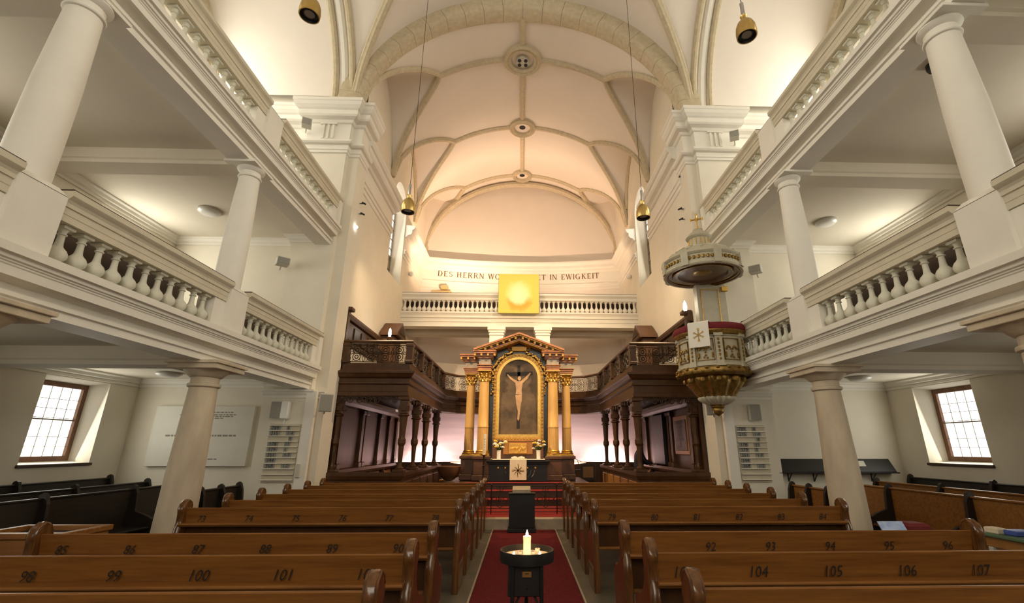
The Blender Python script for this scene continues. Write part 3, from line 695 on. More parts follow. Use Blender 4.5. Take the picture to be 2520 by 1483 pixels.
for s in (-1, 1):
    sd = 'left' if s < 0 else 'right'
    for lv in (0, 1):
        dz = DZ*lv
        g = thing('gallery', '%s white-painted gallery with baluster railing on the %s of the nave' % (FLR[lv], sd), 'gallery', (s*4.3, 4.0, 2.76+dz), 'side galleries')
        mb = MB(); mb.prism([(s*u, z+dz) for u, z in ENTG], YB, 9.97, 'y'); mb.build('entablature', M['white'], g)
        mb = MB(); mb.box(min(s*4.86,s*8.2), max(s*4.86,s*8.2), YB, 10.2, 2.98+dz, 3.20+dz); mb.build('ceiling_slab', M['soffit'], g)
        mb = MB(); mb.box(min(s*5.2,s*8.2), max(s*5.2,s*8.2), YB, 10.2, 3.20+dz, 3.23+dz); mb.build('floor_boards', M['wooddark'], g)
        for cy in COLY[:3]:
            mb = MB(); prof = [(cy-.21,2.98+dz),(cy-.21,2.80+dz),(cy-.18,2.78+dz),(cy-.18,2.72+dz),(cy+.18,2.72+dz),(cy+.18,2.78+dz),(cy+.21,2.80+dz),(cy+.21,2.98+dz)]
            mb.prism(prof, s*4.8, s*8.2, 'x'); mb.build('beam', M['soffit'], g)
        # bays of railing between pedestals
        ends = [9.97] + list(COLY[:3]) + [-2.3]
        for k in range(4):
            y1 = ends[k] - (0 if k == 0 else .225); y0 = ends[k+1] + .225
            if y1 < 0.5: continue
            mb = MB(); mb.prism([(s*u, z+dz) for u, z in RAILP], y0, y1, 'y'); r = mb.build('rail', M['railpaint'], g)
            mb = MB(); mb.box(min(s*4.345,s*4.63), max(s*4.345,s*4.63), y0, y1, 3.955+dz, 3.972+dz); mb.build('rail_capping', M['darkline'], r)
            ya, yb_ = y0+.08, y1-(.30 if k == 0 else .24)
            n = int((yb_-ya)/.205); st = (yb_-ya)/n
            for i in range(n):
                inst(BAL, 'baluster', (s*4.51, ya+st*(i+.5), 3.24+dz), g)
            mb = MB(); mb.bev(min(s*4.42,s*4.60), max(s*4.42,s*4.60), yb_, y1, 3.24+dz, 3.66+dz, .006); mb.build('end_block', M['white'], g)
        for cy in COLY[:3]:
            mb = MB(); mb.bev(min(s*4.37,s*4.84), max(s*4.37,s*4.84), cy-.225, cy+.225, 3.24+dz, 3.88+dz, .008)
            a = [(s*4.37,cy-.225),(s*4.84,cy-.225),(s*4.84,cy+.225),(s*4.37,cy+.225)]; b = [(s*4.43,cy-.17),(s*4.78,cy-.17),(s*4.78,cy+.17),(s*4.43,cy+.17)]
            vs = [(p[0],p[1],3.88+dz) for p in a] + [(p[0],p[1],3.95+dz) for p in b]; mb.add(vs, [(0,1,5,4),(1,2,6,5),(2,3,7,6),(3,0,4,7),(4,5,6,7)])
            mb.build('pedestal', M['white'], g)
        mb = MB(); mb.bev(min(s*4.36,s*4.62), max(s*4.36,s*4.62), 9.84, 10.0, 3.24+dz, 3.90+dz, .006); mb.build('end_block', M['white'], g)
    # columns
    for k, cy in enumerate(COLY[:3]):
        wh = ('farther','nearer','nearest')[k]
        if k < 2:
            c = thing('column', '%s tan sandstone column under the lower %s gallery' % (wh, sd), 'column', (s*4.62, cy, 0), 'lower gallery columns')
            L = (s*4.62, cy, 0)
            mb = MB(); mb.lathe([(.245,.20),(.238,.5),(.222,1.3),(.195,2.0),(.176,2.42)], L, 28); mb.build('shaft', M['colstone'], c, True)
            mb = MB(); mb.bev(L[0]-.31,L[0]+.31,cy-.31,cy+.31,0,.10,.01); mb.lathe([(.30,.10),(.31,.14),(.29,.18),(.25,.20)], L, 28); mb.build('base', M['colstone'], c, True)
            mb = MB(); mb.lathe([(.176,2.41),(.205,2.425),(.21,2.445),(.205,2.465),(.178,2.475),(.178,2.555),(.20,2.56),(.225,2.585),(.27,2.63),(.29,2.655)], L, 28)
            mb.bev(L[0]-.34,L[0]+.34,cy-.34,cy+.34,2.655,2.725,.006); mb.bev(L[0]-.37,L[0]+.37,cy-.37,cy+.37,2.725,2.768,.006); mb.build('capital', M['colstone'], c, True)
        c = thing('column', '%s white column standing on the lower %s gallery rail' % (wh, sd), 'column', (s*4.61, cy, 3.95), 'upper gallery columns')
        L = (s*4.61, cy, 0)
        mb = MB(); mb.lathe([(.192,3.93),(.19,4.4),(.183,5.0),(.163,5.6),(.152,5.88)], L, 28); mb.build('shaft', M['white'], c, True)
        mb = MB(); mb.lathe([(.152,5.87),(.172,5.88),(.178,5.895),(.172,5.91),(.154,5.92),(.154,5.985),(.165,5.99),(.19,6.01),(.208,6.035),(.205,6.053)], L, 28)
        mb.build('capital', M['white'], c, True)
        mb = MB(); mb.bev(min(s*4.40,s*4.9), max(s*4.40,s*4.9), cy-.29, cy+.29, 6.052, 6.093, .004); mb.build('impost_block', M['white'], c)
    # benches behind the lower gallery railing
    for k, (ya, yb_) in enumerate(((7.3, 9.6), (4.2, 6.6))):
        for q, u in enumerate((5.12, 6.3)):
            b = thing('gallery_bench', '%s brown bench behind the %s bay of the lower %s gallery' % (('front','rear')[q], ('far','near')[k], sd), 'bench', (s*u, (ya+yb_)/2, 3.23), 'gallery benches')
            mb = MB(); mb.bev(min(s*u,s*(u-.05)), max(s*u,s*(u-.05)), ya, yb_, 3.30, 3.92+q*.1, .01); mb.build('backrest', M['wooddark'] if q == 0 else M['pew'], b)
            mb = MB(); mb.bev(min(s*u,s*(u+.38)), max(s*u,s*(u+.38)), ya, yb_, 3.62, 3.66, .01); mb.build('seat', M['pew'], b)
            for yy in (ya, yb_-.05):
                mb = MB(); mb.bev(min(s*(u-.02),s*(u+.36)), max(s*(u-.02),s*(u+.36)), yy, yy+.05, 3.23, 3.70, .01); mb.build('end_panel', M['pewdark'], b)
# ============================================================ stone balcony at the back of the chancel
YBAL = 15.95
b = thing('balcony', 'cream balcony with white balusters across the back of the chancel', 'balcony', (XC, YBAL, 5.7))
prof = [(YBAL,6.26),(YBAL,6.20),(YBAL+.02,6.18),(YBAL+.05,6.12),(YBAL+.05,6.04),(YBAL+.10,6.02),(YBAL+.10,5.90),(YBAL+.13,5.89),(YBAL+.13,5.73),(YBAL+.55,5.73),(YBAL+.55,6.0),(18.6,6.0),(18.6,6.26)]
mb = MB(); mb.prism(prof, XC-AC, XC+AC, 'x'); mb.build('entablature', M['white'], b)
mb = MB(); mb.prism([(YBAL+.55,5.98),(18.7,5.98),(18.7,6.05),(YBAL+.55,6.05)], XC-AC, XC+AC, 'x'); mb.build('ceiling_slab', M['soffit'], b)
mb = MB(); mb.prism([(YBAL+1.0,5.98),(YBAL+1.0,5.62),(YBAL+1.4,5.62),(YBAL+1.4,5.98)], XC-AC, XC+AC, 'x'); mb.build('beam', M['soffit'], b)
rp = [(YBAL+.03,6.97),(YBAL+.03,6.90),(YBAL+.07,6.86),(YBAL+.10,6.82),(YBAL+.10,6.76),(YBAL+.12,6.72),(YBAL+.34,6.72),(YBAL+.34,6.97)]
mb = MB(); mb.prism(rp, XC-AC, XC+AC, 'x'); r = mb.build('rail', M['white'], b)
mb = MB(); mb.box(XC-AC, XC+AC, YBAL+.05, YBAL+.35, 6.97, 6.99); mb.build('rail_capping', M['darkline'], r)
n = 49
for i in range(n): inst(BALW, 'baluster', (XC-AC+8.6*(i+.5)/n, YBAL+.22, 6.26), b)
mb = MB(); mb.box(XC-AC, XC+AC, YBAL+.75, YBAL+.80, 6.26, 6.95); mb.build('dark_back_panel', M['wooddark'], b)
for i, x in enumerate((-.92, .74)):
    c = thing('pillar', '%s square white pillar under the chancel balcony' % ('left','right')[i], 'pillar', (x, 16.2, .2), 'balcony pillars')
    mb = MB(); mb.bev(x-.245,x+.245,16.0,16.45,.2,5.5,.01); mb.build('shaft', M['white'], c)
    mb = MB(); mb.bev(x-.27,x+.27,15.97,16.48,5.40,5.46,.01); mb.bev(x-.285,x+.285,15.96,16.5,5.5,5.58,.01); mb.bev(x-.32,x+.32,15.93,16.52,5.58,5.73,.015); mb.build('capital', M['white'], c)
# yellow picture hung in front of the balcony
p = thing('hanging_picture', 'square glowing yellow picture with pale egg-shaped light hung on the balcony', 'picture', (-.14, 15.8, 6.12))
mb = MB(); mb.bev(-.73,.73,-.02,.02,-.745,.745,.006); o = mb.build('picture_panel', M['yellow']); o.location = (-.14, 15.78, 6.905); attach(o, p)
mb = MB(); mb.box(.55,.60,15.8,15.97,6.2,7.5); mb.box(-.88,-.83,15.8,15.97,6.2,7.5); mb.build('hanging_batten', M['wooddark'], p)
# curved lit screen wall under the balcony with light strips above and below it
mb = MB(); Q = []
for k in range(25):
    t = -1+2*k/24; Q.append((XC+t*4.25, 16.9+0.9*(1-t*t)))
n = len(Q)
mb.add([(x,y,1.0) for x,y in Q]+[(x,y,2.95) for x,y in Q]+[(x,y+.1,1.0) for x,y in Q]+[(x,y+.1,2.95) for x,y in Q],
       [(k,k+1,n+k+1,n+k) for k in range(n-1)]+[(2*n+k,2*n+k+1,3*n+k+1,3*n+k) for k in range(n-1)]+[(n+k,n+k+1,3*n+k+1,3*n+k) for k in range(n-1)])
tag(mb.build('screen_wall', M['screen'], smooth=True), 'curved pale pink screen behind the altar, lit from strips at its edges', 'screen')
mb = MB(); mb.sweep([(x,y-.5) for x,y in Q], [(0,.2),(.0,1.12),(.08,1.12),(.08,.2)], side=1); tag(mb.build('low_panelling', M['wood']), 'low wooden panelling below the pink screen', 'panelling')
for s in (-1,1):
    st = thing('light_strip', 'light strip glowing at the foot of the pink screen, %s of the altar' % ('left','right')[s>0], 'lamp', (s*2.2, 17.0, 1.02), 'strips lighting the screen')
    mb = MB(); sub = [q for q in Q if s*(q[0]-XC) > .7]; mb.sweep([(x,y-.12) for x,y in sub], [(-.02,1.0),(-.02,1.03),(.02,1.03),(.02,1.0)], side=1); mb.build('tube', M['led'], st)
    area('screen_light', (s*2.3+XC, 16.98, 1.06), (0, .55, 1), 2.9, .1, 42, (1.0, .78, .74))
    area('screen_light', (s*2.3+XC, 16.95, 2.90), (0, .55, -1), 2.9, .1, 15, (1.0, .78, .74))
# uplights standing on the balcony floor behind the rail
for i, (x, y, pw, tg) in enumerate(((-2.2, 16.75, 1500, (-2.3, 17.9, 12.2)), (2.0, 16.75, 600, (1.8, 17.9, 12.0)))):
    u = thing('uplight', '%s uplight standing behind the balcony rail' % ('left','right')[i], 'lamp', (x, y, 6.26), 'uplights on the balcony')
    mb = MB(); mb.lathe([(.14,0),(.14,.02),(.02,.03),(.02,.30),(.08,.32),(.11,.46),(.10,.46),(.05,.34)], (x,y,6.26), 14); mb.build('lamp_body', M['blackmetal'], u, True)
    spot('uplight', (x, y, 6.78), tg, pw, (1.0,.66,.43), 140, 1.0, .08)
# ============================================================ pews
ORD = ['first','second','third','fourth','fifth','sixth','seventh','eighth','ninth']
PY = [2.69, 3.53, 4.36, 6.10, 6.94, 7.78, 8.60, 9.38, 10.10]
def endmesh():
    # shaped bench end in the yz plane, y=0 at the back board, bench toward +y
    pr = [(-.10,0),(.40,0),(.40,.10),(.37,.14),(.37,.42),(.40,.47),(.39,.56),(.33,.60),(.22,.62),(.12,.68),(.075,.76),(.075,.84),(.095,.87),(.10,.90),(.085,.945),(.05,.985),(.01,1.0),(-.03,.985),(-.065,.945),(-.085,.90),(-.08,.87),(-.06,.84),(-.06,.74),(-.09,.70),(-.10,.6)]
    mb = MB(); n = len(pr)
    import math as _m
    cx = sum(p[0] for p in pr)/n
    rows = []
    for x, ins in ((-.035,.014),(-.022,0),(.022,0),(.035,.014)):
        rows.append([(x, p[0]+(-ins if p[0]>.005 else ins), max(0,p[1]-ins*(1 if p[1]>.05 else 0))) for p in pr])
    mb.loft(rows); mb.add(rows[0], [tuple(range(n))]); mb.add(rows[-1], [tuple(range(n))])
    mb.tube([(0,.10,.62),(0,.055,.70),(0,-.005,.86)], .028, 8)
    return mb.mesh('pew_end', M['pewend'], True, 50)
PEWEND = endmesh()
def beads():
    mb = MB()
    for x in (-.03,.03): mb.tube([(x,-.075,.05),(x,-.075,.6),(x,-.05,.76),(x,-.055,.85),(x,-.07,.9),(x,-.05,.955),(x,0,.99),(x,.05,.965),(x,.075,.92)], .009, 6)
    return mb.mesh('edge_bead', M['pewend'], True)
BEAD = beads()
for s in (-1, 1):
    x0, x1 = (-4.02, AX-.80) if s < 0 else (AX+.80, 4.02)
    sd = 'left' if s < 0 else 'right'
    for i, y in enumerate(PY):
        pw = thing('pew', 'brown oak pew %s of the red aisle, %s row counted from the camera' % (sd, ORD[i]), 'pew', ((x0+x1)/2, y, 0), 'central oak pews')
        mb = MB(); lean = .03
        prof = [(y-.03,.90),(y-.022,.908),(y+.0,.908),(y+.006,.90),(y+.03,.74),(y-.0,.735)]
        mb.prism([(y-.022,.902),(y-.012,.908),(y+.008,.906),(y+.014,.895),(y+.04,.735),(y+.012,.735)], x0, x1, 'x'); mb.build('back_board', M['pew'], pw)
        mb = MB(); mb.prism([(y-.09,.712),(y-.09,.722),(y-.105,.722),(y-.115,.732),(y-.115,.738),(y-.105,.748),(y+.03,.748),(y+.03,.712)], x0+.04, x1-.04, 'x')
        mb.build('book_ledge', M['pew'], pw)
        mb = MB(); mb.prism([(y+.025,.712),(y+.04,.712),(y+.09,.43),(y+.075,.43)], x0, x1, 'x'); mb.build('lower_back_board', M['wood'], pw)
        mb = MB(); mb.bev(x0, x1, y+.05, y+(.42 if i < 8 else .34), .42, .455, .01); mb.build('seat', M['pew'], pw)
        for xx in (x0+.02, x1-.02):
            e = inst(PEWEND, 'bench_end', (xx, y, 0), pw); inst(BEAD, 'edge_bead', (xx, y, 0), e)
        if i in (1, 2, 3):
            base = {1: 97, 2: 85, 3: 73}[i]
            st = (x1-x0)/6
            for k in range(6):
                num = base + (0 if s < 0 else 6) + k
                text(str(num), 'seat_number', (x0+st*(k+.45), y-.0155+.016*((.90-.79)/.165)-.013, .785), .098, M['numblack'], pw, '-y', .25, .95)
# ---- side benches that run along the nave, facing it
for s in (-1, 1):
    sd = 'left' if s < 0 else 'right'
    for j, (u, ya, yb_, h) in enumerate(((4.98, 7.3, 8.9, .93), (6.0, 5.0, 9.3, .96), (6.95, 5.0, 9.4, .96), (8.05, 4.6, 9.9, 1.0))):
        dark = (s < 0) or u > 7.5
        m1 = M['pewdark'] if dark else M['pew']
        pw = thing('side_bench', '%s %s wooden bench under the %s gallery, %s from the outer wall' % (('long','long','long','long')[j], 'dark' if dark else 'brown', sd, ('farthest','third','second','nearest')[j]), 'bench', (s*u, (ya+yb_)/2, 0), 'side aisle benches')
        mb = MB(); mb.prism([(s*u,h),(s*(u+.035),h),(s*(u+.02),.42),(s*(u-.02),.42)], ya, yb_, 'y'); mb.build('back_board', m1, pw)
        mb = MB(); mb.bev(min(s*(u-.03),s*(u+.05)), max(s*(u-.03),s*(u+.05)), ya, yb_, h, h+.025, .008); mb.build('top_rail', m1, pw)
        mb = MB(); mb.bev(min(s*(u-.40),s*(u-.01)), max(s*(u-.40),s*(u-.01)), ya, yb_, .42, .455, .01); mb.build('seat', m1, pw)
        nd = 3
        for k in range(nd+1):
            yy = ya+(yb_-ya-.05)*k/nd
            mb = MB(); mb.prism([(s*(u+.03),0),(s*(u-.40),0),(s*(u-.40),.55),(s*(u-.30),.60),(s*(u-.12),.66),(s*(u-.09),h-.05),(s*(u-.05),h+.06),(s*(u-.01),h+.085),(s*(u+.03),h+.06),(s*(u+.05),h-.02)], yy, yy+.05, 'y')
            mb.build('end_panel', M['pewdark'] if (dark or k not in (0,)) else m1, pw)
# ============================================================ aisle
mb = MB(); mb.bev(AX-.62, AX+.62, YB+.5, 10.28, 0.0, .012, .004)
tag(mb.build('aisle_carpet', M['carpet']), 'long dark red carpet running up the aisle', 'carpet')
for s in (-1,1):
    mb = MB(); mb.bev(AX+s*.635-.012, AX+s*.635+.012, YB+.5, 10.28, 0, .016, .004); tag(mb.build('carpet_edging', M['step']), 'pale metal edging strip along the %s side of the aisle carpet' % ('left','right')[s>0], 'edging', 'carpet edging strips')
mb = MB(); mb.bev(AX-.79, AX+.79, 10.24, 10.46, 0.0, .215, .01); tag(mb.build('stone_step', M['step']), 'pale stone step at the end of the aisle carpet', 'step')
mb = MB(); mb.bev(-1.4, 1.5, 10.48, 12.35, .2, .214, .004); tag(mb.build('chancel_carpet', M['carpet2']), 'bright red carpet on the chancel floor below the altar steps', 'carpet')
for i, (y, z) in enumerate(((12.30,.37),(12.65,.54),(13.0,.71))):
    st = thing('altar_step', '%s red-carpeted step in front of the altar' % ('lowest','middle','top')[i], 'step', (XA, y, .2), 'altar steps')
    mb = MB(); mb.bev(-2.2+.1*i, 2.05-.1*i, y, 15.6 if i == 2 else 13.2, (.2,.37,.54)[i], z-.012, .006); mb.build('riser', M['wooddark'], st)
    mb = MB(); mb.bev(-1.5, 1.35, y-.015, 13.2 if i == 2 else y+.36, z-.014, z, .004); mb.build('carpet_runner', M['carpet2'], st)
# lectern at the head of the aisle
l = thing('lectern', 'black box lectern with a pale sloping book rest at the end of the aisle', 'lectern', (.03, 10.1, .012))
mb = MB(); mb.bev(-.25,.31,9.86,10.16,.012,.09,.01); mb.build('plinth', M['black'], l)
mb = MB(); mb.bev(-.225,.285,9.88,10.14,.09,.70,.01); mb.build('body', M['black'], l)
mb = MB(); mb.bev(-.24,.30,9.86,10.16,.70,.725,.006); mb.build('top_moulding', M['blackmetal'], l)
mb = MB(); mb.prism([(9.92,.725),(10.12,.78),(10.12,.84),(9.92,.785)], -.16, .20, 'x'); mb.build('book_rest', M['step'], l)
# wrought iron communion rail
r = thing('communion_rail', 'low wrought-iron scroll railing before the altar steps', 'railing', (.05, 10.9, .21))
mb = MB()
for z in (.26,.33,.78): mb.tube([(-.86,10.9,z),(1.02,10.9,z)], .010, 6)
mb.build('bar', M['iron'], r)
for x in (-.86,-.64,.80,1.02):
    mb = MB(); mb.tube([(x,10.9,.214),(x,10.9,.80)], .013, 6); mb.ball((x,10.9,.81), .022); mb.build('post', M['iron'], r)
def spiral(c, r0_, r1, a0, a1, n=18, ax='xz'):
    return [(c[0]+(r0_+(r1-r0_)*k/n)*cos(a0+(a1-a0)*k/n), c[1], c[2]+(r0_+(r1-r0_)*k/n)*sin(a0+(a1-a0)*k/n)) for k in range(n+1)]
for x in (-.45,.55):
    mb = MB()
    for q in (-1,1):
        mb.tube(spiral((x+q*.11,10.9,.52), .10, .02, pi/2, pi/2+q*3.2*pi), .008, 5); mb.tube(spiral((x+q*.30,10.9,.46), .08, .015, -pi/2, -pi/2-q*3*pi), .008, 5)
        mb.tube([(x,10.9,.34),(x+q*.12,10.9,.42),(x+q*.24,10.9,.60)], .007, 5); mb.tube([(x+q*.05,10.9,.70),(x+q*.09,10.9,.78)], .007, 5)
    mb.tube([(x,10.9,.40),(x,10.9,.78)], .008, 5); mb.tube([(x-.07,10.9,.68),(x+.07,10.9,.68)], .008, 5); mb.build('scrollwork', M['iron'], r)
# candle stand in the foreground
YC = 3.42; cx = .047
c = thing('candle_stand', 'black votive candle stand on slim legs in the aisle', 'stand', (cx, YC, .012))
mb = MB(); mb.lathe([(.155,.885),(.178,.885),(.180,.93),(.178,.952),(.170,.952),(.166,.915),(.165,.905),(.155,.905)], (cx,YC,0), 36); mb.build('tray', M['blackmetal'], c, True)
mb = MB(); mb.lathe([(.001,.893),(.164,.893),(.164,.917),(.08,.921),(.001,.922)], (cx,YC,0), 30); mb.build('sand_bed', M['sand'], c, True)
mb = MB(); mb.bev(cx-.122, cx+.098, YC-.10, YC+.10, .70, .886, .006); bx = mb.build('offertory_box', M['black'], c)
mb = MB(); mb.bev(cx-.030, cx+.028, YC-.106, YC-.099, .808, .846, .003); pl = mb.build('brass_plate', M['brass'], bx, label='brass coin-slot plate')
mb = MB(); mb.box(cx-.014, cx+.012, YC-.108, YC-.105, .829, .834); mb.ball((cx,YC-.105,.748), .006)
mb.build('coin_slot', M['black'], bx)
for i in range(3):
    a = radians((-125, -55, 90)[i]); x = cx+.152*cos(a)*1.05; y = YC+.15*sin(a)
    mb = MB(); mb.tube([(x,y,.012),(x,y,.89)], .0125, 8); mb.ball((x,y,.02), .018); mb.build('leg', M['blackmetal'], c, True)
    mb = MB(); mb.tube([(x,y,.62),(cx+.08*cos(a),YC+.08*sin(a),.70)], .008, 6); mb.build('brace', M['blackmetal'], c, True)
k = thing('pillar_candle', 'thick lit white candle standing in the sand of the stand', 'candle', (cx, YC-.01, .917))
mb = MB(); mb.lathe([(.025,.915),(.025,1.005),(.027,1.02),(.026,1.032),(.02,1.03),(.012,1.022),(.001,1.022)], (cx,YC-.01,0), 20); mb.build('wax', M['wax'], k, True)
mb = MB(); mb.tube([(cx,YC-.01,1.02),(cx,YC-.01,1.036)], .002, 5); mb.build('wick', M['black'], k)
mb = MB(); mb.lathe([(.001,1.028),(.008,1.034),(.010,1.042),(.006,1.056),(.001,1.07)], (cx,YC-.01,0), 12); mb.build('flame', M['flame'], k, True)
point('candle_light', (cx, YC-.01, 1.075), 1.6, (1.0,.55,.2), .012)
for i, (dx, dy, lit, lb) in enumerate(((-.085,-.09,1,'lit tea light at the front left of the sand tray'),(.082,-.085,1,'lit tea light at the front right of the sand tray'),(-.045,.03,0,'unlit tea light behind the candle on the left'),(.04,.03,0,'unlit tea light behind the candle on the right'),(.075,.13,0,'unlit tea light at the back rim of the tray'))):
    x, y = cx+dx, YC+dy; t = thing('tea_light', lb, 'candle', (x, y, .92), 'tea lights in the sand tray')
    mb = MB(); mb.lathe([(.016,.916),(.018,.917),(.018,.932),(.015,.932),(.001,.930)], (x,y,0), 12); mb.build('cup', M['waxplain'], t, True)
    if lit:
        mb = MB(); mb.lathe([(.001,.93),(.007,.935),(.006,.945),(.001,.957)], (x,y,0), 8); mb.build('flame', M['flame'], t, True)
        point('tea_light_glow', (x, y, .962), .25, (1.0,.55,.2), .008)
    else:
        mb = MB(); mb.tube([(x,y,.93),(x,y,.938)], .0015, 4); mb.build('wick', M['black'], t)
# ============================================================ wooden choir galleries
UI = 2.62
WENT = [(-.35,2.70),(0,2.70),(.02,2.72),(.02,2.80),(0,2.82),(0,2.97),(.05,2.99),(.05,3.03),(.02,3.04),(.02,3.11),(.09,3.14),(.13,3.20),(.16,3.22),(.16,3.27),(.06,3.29),(.06,3.32),(0,3.33),(0,3.47),(-.35,3.47)]
WPAR = [(-.10,.2),(.05,.2),(.05,.30),(.02,.32),(.02,.90),(.05,.93),(.08,1.00),(.08,1.07),(-.10,1.07)]
def ironpanel(A, B, z0, z1, parent, m):
    A = Vector(A); B = Vector(B); d = B-A; Lh = d.length; d.normalize(); nrm = Vector((-d.y, d.x, 0)); H_ = z1-z0
    mb = MB()
    def p(t, z): return A + d*t + Vector((0,0,z0+z))
    mb.tube([p(0,.02),p(Lh,.02)], .010, 5); mb.tube([p(0,H_-.04),p(Lh,H_-.04)], .010, 5)
    n = max(2, round(Lh/.30)); w_ = Lh/n
    for k in range(n):
        tc = (k+.5)*w_; r = min(w_*.27, .10)
        for zz in (H_*.30, H_*.66):
            mb.ring(p(tc,zz), nrm, r, .010, 12, 5); mb.ring(p(tc,zz), nrm, r*.45, .012, 8, 5)
            for q in range(4):
                a = pi/4+q*pi/2; mb.tube([p(tc+r*cos(a), zz+r*sin(a)), p(tc+r*1.55*cos(a), zz+r*1.4*sin(a))], .007, 4)
        for q in (-1, 1):
            pts = [p(tc+q*w_*.5+q*(-.03)*sin(j), H_*.06+H_*.80*j/8) for j in range(9)]; mb.tube(pts, .007, 4)
            sp = [p(tc+q*(w_*.36)+ (.05-.045*j/10)*cos(j*.75), H_*.48+(.05-.045*j/10)*sin(j*.75)) for j in range(11)]; mb.tube(sp, .007, 4)
    return mb.build('iron_scrollwork', m, parent)
def hermcol(): 
    mb = MB(); mb.bev(-.125,.125,-.125,.125,1.07,1.13,.01)
    mb.lathe([(.085,1.13),(.09,1.16),(.06,1.19),(.048,1.26),(.06,1.62),(.072,1.64),(.09,1.68),(.09,1.76),(.07,1.80),(.068,1.86),(.092,2.26),(.13,2.285),(.13,2.30),(.09,2.32)], (0,0,0), 8)
    mb.bev(-.09,.09,-.09,.09,2.32,2.62,.012); mb.bev(-.125,.125,-.125,.125,2.62,2.70,.012)
    mb.bev(-.045,.045,-.12,-.085,2.38,2.50,.01); mb.bev(.085,.12,-.045,.045,2.38,2.50,.01); mb.bev(-.12,-.085,-.045,.045,2.38,2.50,.01)
    return mb.mesh('choir_column', M['wood'], False)
HERM = hermcol()
for s in (-1, 1):
    sd = 'left' if s < 0 else 'right'; SD = 1 if s < 0 else -1
    path = [(XC+s*4.28,10.78),(s*UI,10.78),(s*UI,15.6),(s*2.25,16.25),(s*1.25,16.62),(XC,16.72)]
    g = thing('choir_gallery', 'carved dark oak choir gallery on the %s of the altar' % sd, 'gallery', (s*3.4, 13.0, .2), 'wooden choir galleries')
    mb = MB(); mb.sweep(path, WENT, side=SD); mb.build('entablature', M['wood'], g)
    mb = MB(); mb.prism([(XC+s*4.28,10.9),(s*2.75,10.9),(s*2.75,15.6),(s*2.3,16.4),(s*1.2,16.8),(XC,16.9),(XC,17.7),(s*3.0,17.3),(XC+s*4.28,16.9)], 2.85, 3.0, 'z'); mb.build('ceiling_boards', M['wooddark'], g)
    mb = MB(); mb.sweep(path[:3], WPAR, side=SD); pp = mb.build('parapet', M['wood'], g)
    # raised parapet panels
    mb = MB()
    for k in range(5):
        y0 = 10.95+k*.92; mb.bev(min(s*(UI-.035),s*UI), max(s*(UI-.035),s*UI), y0, y0+.74, .38, .86, .012)
    for k in range(2): x0 = s*(UI+.15+k*.75); mb.bev(min(x0,x0+s*.6), max(x0,x0+s*.6), 10.745, 10.78, .38, .86, .012)
    mb.build('parapet_panel', M['orangewood'] if s > 0 else M['wood'], pp)  # right panels in lighter oak, imitating orange light on that side
    mb = MB(); mb.sweep(path, [(-.09,3.945),(.03,3.945),(.05,3.965),(.05,3.99),(.03,4.015),(-.09,4.015)], side=SD); rl = mb.build('hand_rail', M['wood'], g)
    posts = [(s*4.13,10.80),(s*(UI+.03),10.81),(s*(UI+.03),12.0),(s*(UI+.03),13.2),(s*(UI+.03),14.4),(s*(UI+.03),15.6),(s*1.25,16.66)]
    for (x, y) in posts:
        mb = MB(); mb.bev(x-.075,x+.075,y-.075,y+.075,3.47,3.95,.01); mb.bev(x-.09,x+.09,y-.09,y+.09,3.86,3.93,.01); mb.bev(x-.09,x+.09,y-.09,y+.09,3.47,3.54,.01); mb.build('rail_post', M['wood'], g)
    seq = posts[:6] + [(s*2.25,16.25), posts[6], (XC+s*.1,16.72)]
    for a, b_ in zip(seq[:-1], seq[1:]):
        A = Vector((a[0],a[1],0)); B = Vector((b_[0],b_[1],0)); dd = (B-A).normalized()*.08
        ironpanel(A+dd, B-dd, 3.48, 3.94, g, M['iron'])
    for y in (10.86, 12.15, 13.45, 15.05):
        inst(HERM, 'column', (s*(UI+.06), y, 0), g, 0 if s > 0 else 0)
    inst(HERM, 'column', (XC+s*4.1, 10.92, 0), g)
    # carved lace under the front beam
    mb = MB()
    for k in range(7):
        x = s*(UI+.28+k*.20)
        mb.tube(spiral((x,10.80,2.62), .085, .02, 0, 3.4*pi, 16), .014, 5); mb.tube([(x-s*.1,10.8,2.69),(x,10.8,2.64),(x+s*.1,10.8,2.69)], .014, 5)
    for k in range(14):
        y = 11.2+k*.30; c = (s*(UI+.0), y, 2.63)
        mb.tube([(c[0], c[1]+(.07-.055*j/12)*cos(j*.8), c[2]+(.06-.05*j/12)*sin(j*.8)) for j in range(13)], .012, 5)
    mb.build('carved_fretwork', M['wooddark'], g)['kind'] = 'stuff'
    # panelled stall wall along the chancel wall
    xw = XC+s*4.27
    st = thing('choir_stall', 'panelled oak choir stalls along the %s chancel wall' % sd, 'stalls', (xw, 13.2, .2), 'choir stalls')
    mb = MB(); mb.box(min(xw,xw-s*.08), max(xw,xw-s*.08), 10.8, 16.6, .2, 2.7); mb.build('back_panel', M['wood'], st)
    k = 0
    for y in (10.95, 11.22, 12.70, 12.97, 14.3, 15.3, 16.2):
        mb = MB(); mb.bev(min(xw-s*.08,xw-s*.15), max(xw-s*.08,xw-s*.15), y, y+.17, 1.22, 2.42, .012); mb.bev(min(xw-s*.08,xw-s*.18), max(xw-s*.08,xw-s*.18), y-.03, y+.20, 2.42, 2.52, .012); mb.bev(min(xw-s*.08,xw-s*.17), max(xw-s*.08,xw-s*.17), y-.02, y+.19, 1.10, 1.22, .012)
        mb.build('pilaster', M['wood'], st)
    mb = MB(); prof = [(xw-s*.07,.95),(xw-s*.22,.97),(xw-s*.24,1.03),(xw-s*.20,1.10),(xw-s*.07,1.12)]; mb.prism(prof, 10.8, 16.6, 'y')
